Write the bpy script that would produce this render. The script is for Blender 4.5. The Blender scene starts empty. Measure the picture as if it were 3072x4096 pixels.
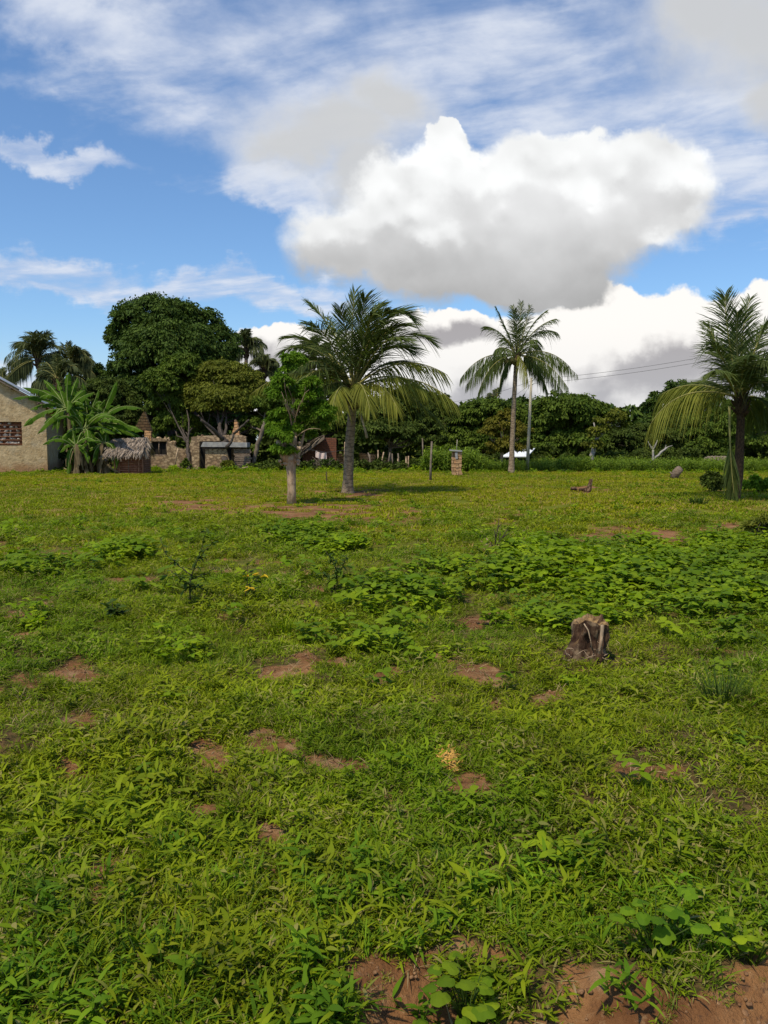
import bpy, math, random
import numpy as np
from mathutils import Vector

sc = bpy.context.scene
COL = sc.collection
F = 3278.0                      # focal length in photo pixels (3072 x 4096)
CAM_H = 1.5
PITCH = math.atan(283.0 / F)
R = math.radians

# ------------------------------------------------------------------ camera
cam_d = bpy.data.cameras.new("camera")
cam = bpy.data.objects.new("camera", cam_d)
COL.objects.link(cam)
cam_d.sensor_fit = 'VERTICAL'
cam_d.sensor_height = 24.0
cam_d.lens = 24.0 * F / 4096.0
cam_d.clip_start = 0.05
cam_d.clip_end = 5000
cam.location = (0, 0, CAM_H)
cam.rotation_euler = (R(90) - PITCH, 0, 0)
sc.camera = cam

sc.view_settings.view_transform = 'Standard'
sc.view_settings.look = 'None'
sc.view_settings.exposure = 0.0
sc.view_settings.gamma = 1.0
sc.view_settings.use_curve_mapping = False
sc.cycles.use_denoising = True
sc.cycles.max_bounces = 6
sc.cycles.diffuse_bounces = 2
sc.cycles.glossy_bounces = 2
sc.cycles.transmission_bounces = 4
sc.cycles.transparent_max_bounces = 4
sc.cycles.sample_clamp_indirect = 4

SUN_EL, SUN_AZ = 58.0, 215.0    # azimuth clockwise from +Y: behind the camera, to the left

def ray(px, py):
    a = (px - 1536.0) / F
    b = -(py - 2048.0) / F
    return np.array([a, math.cos(PITCH) + b * math.sin(PITCH), -math.sin(PITCH) + b * math.cos(PITCH)])

def at(px, py, Y):
    d = ray(px, py)
    return np.array([0, 0, CAM_H]) + d * (Y / d[1])

def gp(px, py):
    d = ray(px, py)
    t = -CAM_H / d[2]
    return np.array([d[0] * t, d[1] * t, 0.0])

def proj(x, y, z=0.0):
    x = np.asarray(x, float); y = np.asarray(y, float)
    zz = z - CAM_H
    fw = y * math.cos(PITCH) - zz * math.sin(PITCH)
    up = y * math.sin(PITCH) + zz * math.cos(PITCH)
    fw = np.maximum(fw, 1e-3)
    return 1536 + F * x / fw, 2048 - F * up / fw

# ------------------------------------------------------------------ node helpers
class NT:
    def __init__(s, tree):
        s.t = tree; s.n = tree.nodes; s.l = tree.links
    def new(s, typ, **kw):
        n = s.n.new(typ)
        for k, v in kw.items(): setattr(n, k, v)
        return n
    def set(s, sock, v):
        if isinstance(v, bpy.types.NodeSocket): s.l.new(v, sock)
        elif v is not None: sock.default_value = v
    def m(s, op, a, b=None, c=None, clamp=False):
        n = s.new('ShaderNodeMath', operation=op); n.use_clamp = clamp
        s.set(n.inputs[0], a)
        if b is not None: s.set(n.inputs[1], b)
        if c is not None: s.set(n.inputs[2], c)
        return n.outputs[0]
    def v(s, op, a, b=None, scale=None):
        n = s.new('ShaderNodeVectorMath', operation=op)
        s.set(n.inputs[0], a)
        if b is not None: s.set(n.inputs[1], b)
        if scale is not None: s.set(n.inputs[3], scale)
        return n.outputs[1] if op in ('LENGTH', 'DISTANCE', 'DOT_PRODUCT') else n.outputs[0]
    def mix(s, f, a, b, blend='MIX'):
        n = s.new('ShaderNodeMix', data_type='RGBA', blend_type=blend)
        s.set(n.inputs[0], f)
        s.set(n.inputs[6], a if not isinstance(a, tuple) else (*a[:3], 1))
        s.set(n.inputs[7], b if not isinstance(b, tuple) else (*b[:3], 1))
        return n.outputs[2]
    def noise(s, vec, scale, detail=4, rough=0.55, dist=0.0, color=False):
        n = s.new('ShaderNodeTexNoise')
        s.set(n.inputs['Vector'], vec); n.inputs['Scale'].default_value = scale
        n.inputs['Detail'].default_value = detail; n.inputs['Roughness'].default_value = rough
        n.inputs['Distortion'].default_value = dist
        return n.outputs[1] if color else n.outputs[0]
    def voro(s, vec, scale, smooth=True):
        n = s.new('ShaderNodeTexVoronoi', feature='SMOOTH_F1' if smooth else 'F1')
        s.set(n.inputs['Vector'], vec); n.inputs['Scale'].default_value = scale
        return n.outputs['Distance']
    def ss(s, x, lo, hi, a=0.0, b=1.0):
        n = s.new('ShaderNodeMapRange', interpolation_type='SMOOTHSTEP')
        s.set(n.inputs[0], x)
        for i, q in zip((1, 2, 3, 4), (lo, hi, a, b)): s.set(n.inputs[i], q)
        return n.outputs[0]
    def lin(s, x, lo, hi, a=0.0, b=1.0):
        n = s.new('ShaderNodeMapRange')
        s.set(n.inputs[0], x)
        for i, q in zip((1, 2, 3, 4), (lo, hi, a, b)): s.set(n.inputs[i], q)
        return n.outputs[0]
    def comb(s, x, y, z):
        n = s.new('ShaderNodeCombineXYZ')
        for i, q in enumerate((x, y, z)): s.set(n.inputs[i], q)
        return n.outputs[0]

# ------------------------------------------------------------------ world: sky and clouds
world = bpy.data.worlds.new("World")
sc.world = world
world.use_nodes = True
world.cycles.sampling_method = 'MANUAL'
world.cycles.sample_map_resolution = 512
W = NT(world.node_tree)
W.n.clear()
def build_sky():
    tc = W.new('ShaderNodeTexCoord').outputs['Generated']
    sep = W.new('ShaderNodeSeparateXYZ'); W.l.new(tc, sep.inputs[0])
    x, y, z = sep.outputs
    ya = W.m('MAXIMUM', W.m('ABSOLUTE', y), 0.08)
    za = W.m('MAXIMUM', z, -0.02)
    X = W.m('DIVIDE', x, ya); Z = W.m('DIVIDE', za, ya)
    P = W.comb(X, Z, 0.0)
    sky = W.new('ShaderNodeTexSky', sky_type='NISHITA')
    sky.sun_disc = False
    sky.sun_elevation = R(SUN_EL); sky.sun_rotation = R(SUN_AZ)
    sky.altitude = 50; sky.air_density = 1.0; sky.dust_density = 0.6; sky.ozone_density = 2.0
    base = W.mix(1.0, sky.outputs[0], (1.36, 1.72, 2.05), 'MULTIPLY')
    # warps
    wl = W.v('SUBTRACT', W.noise(P, 3.2, 3, 0.5, color=True), (0.5, 0.5, 0.5))
    wm = W.v('SUBTRACT', W.noise(P, 11.0, 5, 0.62, color=True), (0.5, 0.5, 0.5))
    vo = W.voro(W.v('ADD', P, W.v('SCALE', wm, scale=0.05)), 17.0)
    vo2 = W.voro(W.v('ADD', P, W.v('SCALE', wm, scale=0.03)), 42.0)
    Pw = W.v('ADD', P, W.v('ADD', W.v('SCALE', wl, scale=0.07), W.v('SCALE', wm, scale=0.075)))
    Ps = W.v('ADD', P, W.v('ADD', W.v('SCALE', wl, scale=0.16), W.v('SCALE', wm, scale=0.09)))
    puff = W.m('ADD', W.m('MULTIPLY', W.m('SUBTRACT', 0.42, vo), 0.30), W.m('MULTIPLY', W.m('SUBTRACT', 0.42, vo2), 0.13))
    dP = (0.004, 0.013, 0)
    def relief(v, scale, off, wsc):
        q = W.v('ADD', v, W.v('SCALE', wm, scale=wsc))
        return W.m('SUBTRACT', W.voro(W.v('ADD', q, off), scale), W.voro(q, scale))
    rel = W.m('ADD', W.m('MULTIPLY', relief(P, 13.0, (0.006, 0.020, 0), 0.06), 1.3), W.m('MULTIPLY', relief(P, 34.0, (0.002, 0.009, 0), 0.04), 0.8))
    def c2(px, py):
        d = ray(px, py); return d[0] / d[1], d[2] / d[1]
    def field(blobs, p):
        out = None
        for b in blobs:
            px, py, rx, ry = b[:4]; rot = b[4] if len(b) > 4 else 0
            cx, cz = c2(px, py)
            rx /= F; ry /= F
            if rot:
                n = W.new('ShaderNodeVectorRotate', rotation_type='Z_AXIS')
                W.set(n.inputs['Vector'], W.v('SUBTRACT', p, (cx, cz, 0)))
                n.inputs['Angle'].default_value = -R(rot)
                q = n.outputs[0]
            else:
                q = W.v('SUBTRACT', p, (cx, cz, 0))
            q = W.v('MULTIPLY', q, (1 / rx, 1 / ry, 0))
            f = W.m('SUBTRACT', 1.0, W.v('LENGTH', q))
            if len(b) > 5: f = W.m('MULTIPLY', f, b[5])
            if out is None: out = f
            else: out = W.m('SMOOTH_MAX', out, f, 0.12)
        return out
    # high broken layer, laid out on a plane overhead so that it foreshortens
    zz = W.m('ADD', za, 0.10)
    Q = W.comb(W.m('DIVIDE', x, zz), W.m('DIVIDE', ya, zz), 0.0)
    rot = W.new('ShaderNodeVectorRotate', rotation_type='Z_AXIS'); W.l.new(Q, rot.inputs['Vector']); rot.inputs['Angle'].default_value = R(24)
    Qs = W.v('MULTIPLY', rot.outputs[0], (1.0, 2.0, 1.0))
    n1 = W.noise(Qs, 1.5, 7, 0.56, 0.35)
    n2 = W.noise(Q, 5.5, 5, 0.6, 0.2)
    cover = field([(900, 330, 1250, 480, -14), (1500, 120, 1800, 420), (2500, 420, 1000, 600), (2900, 760, 500, 260), (2880, 790, 420, 200, 0, 1.7),
                   (330, 200, 520, 260, -20, 1.2), (200, 620, 440, 66, -17, 1.25), (260, 1060, 620, 105, -16, 1.2), (1000, 1170, 800, 110, -4, 1.2),
                   (1150, 800, 330, 110, -18, 1.2), (150, 430, 360, 110, -6, 0.5), (60, 1500, 500, 130, 0, .8), (2300, 1900, 2500, 300, 0, 0.6)], Ps)
    cir = W.m('ADD', W.m('MULTIPLY', n1, 0.9), W.m('MULTIPLY', n2, 0.38))
    thr = W.lin(cover, -0.25, 0.62, 0.92, 0.44)
    a_cir = W.ss(W.m('SUBTRACT', cir, thr), -0.07, 0.33)
    a_cir = W.m('MULTIPLY', a_cir, 0.88)
    c_cir = W.mix(W.ss(cir, 0.5, 0.85), (0.52, 0.60, 0.78), (0.80, 0.84, 0.92))
    col = W.mix(a_cir, W.v('SCALE', base, scale=0.075), c_cir)
    # soft grey clouds
    softA = field([(1330, 560, 470, 260), (1560, 420, 330, 220), (1180, 620, 330, 190), (1420, 720, 300, 150), (2980, 130, 560, 420), (2750, 60, 380, 300), (3072, 420, 260, 220)], Ps)
    a_soft = W.ss(W.m('ADD', W.m('ADD', softA, W.m('MULTIPLY', puff, 0.5)), W.m('MULTIPLY', W.m('SUBTRACT', W.noise(P, 9.0, 5, 0.6), 0.5), 0.5)), -0.10, 0.75)
    nsoft = W.noise(P, 5.0, 4, 0.55)
    c_soft = W.mix(W.ss(W.m('ADD', softA, W.m('MULTIPLY', W.m('SUBTRACT', nsoft, 0.5), 0.7)), 0.15, 0.75), (0.74, 0.77, 0.83), (0.63, 0.64, 0.65))
    col = W.mix(W.m('MULTIPLY', a_soft, 0.95), col, c_soft)
    # low bright bank near the horizon
    fD = field([(2650, 1420, 620, 260), (3050, 1330, 420, 200), (2450, 1330, 260, 190), (2250, 1500, 480, 300), (1850, 1500, 420, 230), (1300, 1460, 330, 160),
                (1560, 1600, 700, 230), (2800, 1650, 900, 260), (1750, 1330, 260, 110), (3400, 1400, 500, 300), (1120, 1420, 170, 110, 0, .9)], Pw)
    fDp = W.m('ADD', fD, W.m('MULTIPLY', puff, 1.0))
    a_D = W.ss(fDp, -0.01, 0.10)
    gD = field([(2600, 1480, 680, 110, 6), (2350, 1560, 420, 90, 10), (1950, 1640, 420, 90), (3000, 1560, 600, 90, -3), (1800, 1330, 240, 60), (1150, 1450, 200, 80), (2900, 1660, 700, 80)], Ps)
    nD = W.noise(W.v('MULTIPLY', P, (1, 1.8, 1)), 7.0, 5, 0.6)
    gD = W.ss(W.m('SUBTRACT', W.m('ADD', gD, W.m('MULTIPLY', W.m('SUBTRACT', nD, 0.5), 0.9)), W.m('MULTIPLY', rel, 0.9)), -0.25, 0.75)
    c_D = W.mix(gD, (1.02, 0.99, 0.95), (0.42, 0.40, 0.41))
    col = W.mix(a_D, col, c_D)
    # main cumulus with its dark base
    fC = field([(1400, 960, 300, 190), (1700, 930, 440, 290), (2150, 890, 560, 330), (2480, 800, 400, 270), (2330, 680, 280, 170), (1790, 650, 115, 150), (1900, 700, 110, 100), (1795, 525, 62, 66), (1760, 560, 60, 60),
                (2620, 830, 190, 170), (2100, 1080, 420, 130), (1700, 1040, 380, 150), (2230, 1130, 240, 90)], Pw)
    fCp = W.m('ADD', fC, W.m('MULTIPLY', puff, W.lin(Z, 0.25, 0.42, 0.35, 1.1)))
    a_C = W.ss(fCp, -0.02, W.m('ADD', W.lin(Z, 0.22, 0.42, 0.28, 0.10), W.lin(X, -0.14, 0.0, 0.16, 0.0)))
    gC = field([(2150, 1110, 700, 190), (1560, 1090, 420, 150), (2220, 930, 420, 160), (2500, 900, 270, 170), (2200, 1200, 460, 90)], Ps)
    nC = W.noise(P, 8.0, 6, 0.6)
    darkn = W.m('ADD', gC, W.m('MULTIPLY', W.m('SUBTRACT', nC, 0.5), 0.8))
    darkn = W.m('SUBTRACT', darkn, W.m('MULTIPLY', puff, 0.5))
    darkn = W.m('SUBTRACT', darkn, W.m('MULTIPLY', rel, 1.5))
    darkn = W.m('ADD', darkn, W.lin(Z, 0.19, 0.32, 0.5, -0.15))
    low = W.lin(Z, 0.17, 0.36, 1.0, 0.0)
    lown = W.m('ADD', low, W.m('MULTIPLY', W.m('SUBTRACT', W.noise(P, 6.5, 6, 0.6), 0.5), 0.75), clamp=True)
    c_mid = W.mix(W.m('POWER', lown, 2.0), (0.86, 0.865, 0.87), (0.47, 0.47, 0.47))
    c_C = W.mix(W.ss(darkn, -0.35, 0.45), (0.94, 0.95, 0.95), c_mid)
    rl = W.lin(rel, -0.35, 0.35, 0.86, 1.14); c_C = W.mix(1.0, c_C, W.comb(rl, rl, rl), 'MULTIPLY')
    c_C = W.mix(W.ss(Z, 0.17, 0.30, 0.45, 0.0), c_C, (0.44, 0.44, 0.44))
    col = W.mix(a_C, col, c_C)
    # pale air near the horizon
    col = W.mix(W.ss(Z, 0.0, 0.16, 0.42, 0.0), col, (0.62, 0.66, 0.72))
    col = W.mix(W.ss(z, -0.02, 0.0), (0.10, 0.11, 0.06), col)
    bg = W.new('ShaderNodeBackground'); W.l.new(col, bg.inputs[0]); bg.inputs[1].default_value = 1.0
    out = W.new('ShaderNodeOutputWorld'); W.l.new(bg.outputs[0], out.inputs[0])
build_sky()

sun_d = bpy.data.lights.new("sun", 'SUN')
sun_d.energy = 4.0; sun_d.angle = R(2.5); sun_d.color = (1.0, 0.90, 0.70)
sun = bpy.data.objects.new("sun", sun_d); COL.objects.link(sun)
sd = Vector((math.sin(R(SUN_AZ)) * math.cos(R(SUN_EL)), math.cos(R(SUN_AZ)) * math.cos(R(SUN_EL)), math.sin(R(SUN_EL))))
sun.rotation_euler = (-sd).to_track_quat('-Z', 'Y').to_euler()
sun.location = (-20, -20, 40)

# ------------------------------------------------------------------ numpy helpers
def hash2(ix, iy, seed):
    h = (ix.astype(np.int64) * 374761393 + iy.astype(np.int64) * 668265263 + seed * 974634777) & 0x7fffffff
    h = ((h ^ (h >> 13)) * 1274126177) & 0x7fffffff
    h = h ^ (h >> 16)
    return (h & 0xffffff) / float(0xffffff)
def vnoise(x, y, seed=0):
    x = np.asarray(x, float); y = np.asarray(y, float)
    ix = np.floor(x); iy = np.floor(y); fx = x - ix; fy = y - iy
    fx = fx * fx * (3 - 2 * fx); fy = fy * fy * (3 - 2 * fy)
    a = hash2(ix, iy, seed); b = hash2(ix + 1, iy, seed); c = hash2(ix, iy + 1, seed); d = hash2(ix + 1, iy + 1, seed)
    return (a * (1 - fx) + b * fx) * (1 - fy) + (c * (1 - fx) + d * fx) * fy
def fbm(x, y, seed=0, oct=4):
    s = 0; a = .5; t = 0
    for i in range(oct):
        s = s + a * vnoise(np.asarray(x) * 2 ** i + 17.3 * i, np.asarray(y) * 2 ** i - 9.1 * i, seed + i); t += a; a *= .5
    return s / t
def unit(v):
    v = np.asarray(v, float)
    return v / np.maximum(np.linalg.norm(v, axis=-1, keepdims=True), 1e-9)

BARE = [(750, 3010, 150, 55), (1060, 2965, 200, 50), (1290, 3050, 170, 45), (1880, 2690, 170, 45), (1960, 2480, 110, 30), (1590, 2685, 60, 20),
        (340, 2930, 100, 55), (60, 2500, 150, 28), (50, 2575, 90, 22), (820, 3240, 100, 45), (1120, 3350, 90, 40), (1930, 3140, 190, 60),
        (2600, 3130, 170, 60), (1990, 2820, 60, 35), (2200, 2790, 90, 45), (1300, 2060, 330, 34), (820, 2030, 330, 18), (2560, 2145, 330, 24),
        (2020, 2080, 130, 13), (1400, 1972, 150, 12), (2340, 1962, 110, 9), (550, 2330, 160, 18), (1560, 2085, 300, 14), (1230, 2400, 90, 20),
        (330, 2700, 120, 40), (120, 2760, 90, 40), (1060, 3500, 60, 40), (1480, 2840, 70, 22), (330, 3080, 110, 50), (2950, 2110, 150, 14),
        (1600, 3970, 170, 120), (2750, 4050, 400, 130), (2550, 3960, 130, 60), (1880, 4080, 160, 60), (3050, 3960, 160, 80), (1430, 3890, 120, 50)]
def bareness(x, y):
    b = bareness0(x, y)
    return np.clip(b + (fbm(np.asarray(x) * 14, np.asarray(y) * 14, 19, 2) - .5) * 1.1 * np.clip(b * 4, 0, 1) * np.clip((1.25 - b) * 3, 0, 1), 0, 1)
def bareness0(x, y):
    px, py = proj(x, y)
    wx = (fbm(x * 2.2, y * 2.2, 31) - .5); wy = (fbm(x * 2.2 + 50, y * 2.2, 37) - .5)
    best = np.full(np.shape(px), -9.0)
    for (cx, cy, rx, ry) in BARE:
        ry = ry * (1.12 if cy > 2250 else 1.9); d = np.sqrt(((px + wx * rx * 2.6 - cx) / rx) ** 2 + ((py + wy * ry * 2.6 - cy) / ry) ** 2)
        best = np.maximum(best, 1 - d)
    b = np.clip(best * 1.9 + 0.12, 0, 1)
    n = fbm(x * 3.0, y * 3.0, 5)
    b2 = np.clip((n - 0.66) * 6, 0, .8)
    edge = 2.24 + (fbm(x * 2.5, x * 0 + 3.1, 41, 4) - .5) * 0.6
    bank = np.clip((edge + .02 - y) / .08, 0, 1) * np.clip((x + .12) / .1, 0, 1) * np.clip((fbm(x * 3.6 + 3, y * 3.6, 15, 3) - .40) * 9, 0, 1)
    return np.where(y > 0.3, np.clip(np.maximum(np.maximum(b * (0.7 + 0.6 * fbm(x * 6, y * 6, 9)), b2), bank), 0, 1), 0.6)
def H(x, y):
    x = np.asarray(x, float); y = np.asarray(y, float)
    near = np.clip((14 - np.abs(y)) / 10, 0.15, 1)
    h = (fbm(x * 0.9, y * 0.9, 11, 3) - .5) * 0.16 * near + (fbm(x * 4, y * 4, 3, 3) - .5) * 0.05 * near
    h += (fbm(x * .16, y * .16, 21, 2) - .5) * 0.18 * np.clip((45 - y) / 20, 0, 1)
    px, py = proj(x, y)
    edge = 2.24 + (fbm(x * 2.5, x * 0 + 3.1, 41, 4) - .5) * 0.6
    s = np.clip((edge - y) / 0.24, 0, 1) * np.clip((x + 0.12) / 0.15, 0, 1)
    h -= 0.075 * s * s * (3 - 2 * s)
    return h

def mesh_q(name, V, Fq, mats, tint=None, midx=None, smooth=True, parent=None, link=True, props=None):
    V = np.asarray(V, np.float32).reshape(-1, 3); Fq = np.asarray(Fq, np.int32).reshape(-1, 4)
    me = bpy.data.meshes.new(name)
    me.vertices.add(len(V)); me.vertices.foreach_set('co', V.ravel())
    me.loops.add(Fq.size); me.loops.foreach_set('vertex_index', Fq.ravel())
    me.polygons.add(len(Fq)); me.polygons.foreach_set('loop_start', np.arange(0, Fq.size, 4, dtype=np.int32))
    me.polygons.foreach_set('loop_total', np.full(len(Fq), 4, np.int32))
    if midx is not None: me.polygons.foreach_set('material_index', np.asarray(midx, np.int32))
    me.polygons.foreach_set('use_smooth', np.full(len(Fq), smooth, bool))
    if tint is not None:
        a = me.attributes.new('tint', 'FLOAT', 'POINT'); a.data.foreach_set('value', np.asarray(tint, np.float32))
    for m_ in (mats if isinstance(mats, (list, tuple)) else [mats]): me.materials.append(m_)
    me.update(calc_edges=True); me.validate()
    o = bpy.data.objects.new(name, me)
    if link: COL.objects.link(o)
    if parent is not None: o.parent = parent
    return o

class MB:
    """collects quads; build() links them as one mesh object"""
    def __init__(s): s.V = []; s.F = []; s.T = []; s.M = []; s.n = 0
    def add(s, V, Fq, tint=0.5, m=0):
        V = np.asarray(V, float).reshape(-1, 3); Fq = np.asarray(Fq, int).reshape(-1, 4)
        s.V.append(V); s.F.append(Fq + s.n); s.n += len(V)
        s.T.append(np.broadcast_to(np.asarray(tint, float), (len(V),)).copy()); s.M.append(np.full(len(Fq), m))
    def ribbons(s, P, Wd, S, tint=None, m=0):
        """P n,k,3 centre lines; Wd n,k half widths; S n,3 or n,k,3 side vectors"""
        n, k = P.shape[:2]
        if S.ndim == 2: S = S[:, None, :]
        A = P - S * Wd[..., None]; B = P + S * Wd[..., None]
        V = np.stack([A, B], 2).reshape(n, k * 2, 3)
        base = (np.arange(n) * k * 2)[:, None]
        j = np.arange(k - 1)[None, :] * 2
        Fq = np.stack([base + j, base + j + 1, base + j + 3, base + j + 2], -1)
        t = 0.5 if tint is None else np.repeat(np.asarray(tint, float), k * 2)
        s.add(V, Fq, t, m)
    def tube(s, pts, rad, sides=7, tint=0.5, m=0, wob=0.0, seed=0, cap=True):
        pts = np.asarray(pts, float); rad = np.broadcast_to(np.asarray(rad, float), (len(pts),)).astype(float)
        if cap:
            pts = np.vstack([pts[:1], pts, pts[-1:]]); rad = np.r_[rad[0] * .02, rad, rad[-1] * .02]
        k = len(pts)
        T = np.gradient(pts, axis=0)
        if cap: T[0] = T[1] = pts[2] - pts[1]; T[-1] = T[-2] = pts[-2] - pts[-3]
        T = unit(T)
        ref = np.array([1.0, 0.1, 0]) if abs(T[k // 2][2]) > .7 else np.array([0, 0.1, 1.0])
        U = unit(np.cross(T, ref)); Wv = np.cross(T, U)
        a = np.linspace(0, 2 * np.pi, sides, endpoint=False)
        rr = rad[:, None] * np.ones((1, sides))
        if wob:
            rr = rr * (1 + wob * (vnoise(np.arange(k)[:, None] * .6 + seed * 7, a[None, :] * 1.3 + seed, seed) - .5) * 2)
        V = pts[:, None, :] + rr[..., None] * (np.cos(a)[None, :, None] * U[:, None, :] + np.sin(a)[None, :, None] * Wv[:, None, :])
        i = np.arange(k - 1)[:, None] * sides; j = np.arange(sides)[None, :]; j2 = (j + 1) % sides
        Fq = np.stack([i + j, i + j2, i + sides + j2, i + sides + j], -1)
        s.add(V, Fq, tint, m)
    def box(s, c, size, rz=0, tint=.5, m=0, jit=0, rnd=None, rx=0, ry=0):
        h = np.array(size) / 2
        V = np.array([[x, y, z] for z in (-1, 1) for y in (-1, 1) for x in (-1, 1)], float) * h
        if jit: V += (rnd.random(V.shape) - .5) * jit
        for ang, (p, q) in ((rx, (1, 2)), (ry, (2, 0)), (rz, (0, 1))):
            if ang:
                ca, sa = math.cos(ang), math.sin(ang); a_ = V[:, p].copy(); b_ = V[:, q].copy()
                V[:, p] = a_ * ca - b_ * sa; V[:, q] = a_ * sa + b_ * ca
        Fq = [[0, 2, 3, 1], [4, 5, 7, 6], [0, 1, 5, 4], [2, 6, 7, 3], [0, 4, 6, 2], [1, 3, 7, 5]]
        s.add(V + np.array(c), Fq, tint, m)
    def slab(s, quad, off, tint=.5, m=0):
        """quad: 4 points (ccw); off: extrusion vector"""
        q = np.asarray(quad, float); V = np.vstack([q, q + np.asarray(off, float)])
        s.add(V, [[3, 2, 1, 0], [4, 5, 6, 7], [0, 1, 5, 4], [1, 2, 6, 5], [2, 3, 7, 6], [3, 0, 4, 7]], tint, m)
    def blob(s, c, r, seed=0, m=0, tint=.5, seg=8, ring=6, wob=.25):
        c = np.asarray(c, float); r = np.broadcast_to(np.asarray(r, float), (3,))
        th = np.linspace(0.02, np.pi - .02, ring); ph = np.linspace(0, 2 * np.pi, seg, endpoint=False)
        n = 1 + wob * (vnoise(th[:, None] * 1.7 + seed * 3.1, np.cos(ph)[None, :] * 1.5 + seed, seed) + vnoise(th[:, None] * 1.7, np.sin(ph)[None, :] * 1.5 + seed, seed + 9) - 1)
        V = np.stack([np.sin(th)[:, None] * np.cos(ph)[None, :] * n * r[0], np.sin(th)[:, None] * np.sin(ph)[None, :] * n * r[1], np.cos(th)[:, None] * n * r[2] * np.ones((1, seg))], -1) + c
        i = np.arange(ring - 1)[:, None] * seg; j = np.arange(seg)[None, :]; j2 = (j + 1) % seg
        s.add(V, np.stack([i + j, i + seg + j, i + seg + j2, i + j2], -1), tint, m)
    def arrays(s): return np.vstack(s.V), np.vstack(s.F), np.concatenate(s.T), np.concatenate(s.M)
    def build(s, name, mats, parent=None, smooth=True, link=True):
        V, Fq, T, M = s.arrays()
        V = V.copy()
        q = parent
        while q is not None: V -= np.array(q.location); q = q.parent
        return mesh_q(name, V, Fq, mats, T, M, smooth, parent, link)

def thing(name, label, cat, loc, group=None):
    o = bpy.data.objects.new(name, None); COL.objects.link(o)
    o.location = Vector([float(c) for c in loc]); o.empty_display_size = .2
    o['label'] = label; o['category'] = cat
    if group: o['group'] = group
    return o
def tag(o, label, cat=None, group=None, kind=None):
    if label: o['label'] = label
    if cat: o['category'] = cat
    if group: o['group'] = group
    if kind: o['kind'] = kind
    return o
def base(px, py):
    g = gp(px, py); g[2] = float(H(g[0], g[1])); return g
def baseY(px, Y):
    x = (px - 1536) / F * Y; return np.array([x, Y, float(H(x, Y))])

# ------------------------------------------------------------------ materials
def new_mat(name):
    m = bpy.data.materials.new(name); m.use_nodes = True
    t = NT(m.node_tree); t.n.clear()
    return m, t
def wpos(t):
    return t.new('ShaderNodeNewGeometry').outputs['Position']
def leaf_mat(name, a, b, trans=0.3, rough=0.6, spec=0.2, dry=None, dryamt=0.0, pscale=0.6, patch=None, patchamt=0.5, vary=0.35):
    m, t = new_mat(name)
    at_ = t.new('ShaderNodeAttribute', attribute_name='tint').outputs['Fac']
    P = wpos(t)
    c = t.mix(at_, a, b)
    if patch:
        n = t.noise(P, pscale, 4, .6)
        c = t.mix(t.ss(n, .42, .62, 0, patchamt), c, patch)
    if dry:
        n2 = t.noise(P, pscale * 3.3, 3, .6)
        f = t.m('MULTIPLY', t.ss(t.m('ADD', t.m('MULTIPLY', n2, .45), t.m('MULTIPLY', t.m('FRACT', t.m('MULTIPLY', at_, 37.0)), .6)), .66, .78), dryamt)
        c = t.mix(f, c, dry)
    br = t.lin(t.noise(P, 2.1, 3, .6), .3, .7, 1 - vary, 1 + vary)
    c = t.mix(1.0, c, t.comb(br, br, br), 'MULTIPLY')
    p = t.new('ShaderNodeBsdfPrincipled')
    t.l.new(c, p.inputs['Base Color']); p.inputs['Roughness'].default_value = rough
    p.inputs['Specular IOR Level'].default_value = spec
    tr = t.new('ShaderNodeBsdfTranslucent')
    t.l.new(t.mix(1.0, c, (1.25, 1.35, .6), 'MULTIPLY'), tr.inputs[0])
    mx = t.new('ShaderNodeMixShader'); mx.inputs[0].default_value = trans
    t.l.new(p.outputs[0], mx.inputs[1]); t.l.new(tr.outputs[0], mx.inputs[2])
    o = t.new('ShaderNodeOutputMaterial'); t.l.new(mx.outputs[0], o.inputs[0])
    return m
def solid_mat(name, a, b, scale=6, rough=.85, bump=.3, bscale=None, stretch=(1, 1, 1), c=None, cscale=2, camt=.6, spec=.2, extra=None, dist=0.02, metal=0):
    m, t = new_mat(name)
    P = t.v('MULTIPLY', wpos(t), stretch)
    n = t.noise(P, scale, 6, .65, .3)
    col = t.mix(t.ss(n, .35, .65), a, b)
    if c: col = t.mix(t.ss(t.noise(P, cscale, 5, .6), .5, .68, 0, camt), col, c)
    if extra: col = extra(t, col)
    p = t.new('ShaderNodeBsdfPrincipled'); t.l.new(col, p.inputs['Base Color'])
    p.inputs['Roughness'].default_value = rough; p.inputs['Specular IOR Level'].default_value = spec; p.inputs['Metallic'].default_value = metal
    bp = t.new('ShaderNodeBump'); bp.inputs['Strength'].default_value = bump; bp.inputs['Distance'].default_value = dist
    t.l.new(t.noise(P, bscale or scale * 3, 6, .7), bp.inputs['Height']); t.l.new(bp.outputs[0], p.inputs['Normal'])
    o = t.new('ShaderNodeOutputMaterial'); t.l.new(p.outputs[0], o.inputs[0])
    return m

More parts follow.
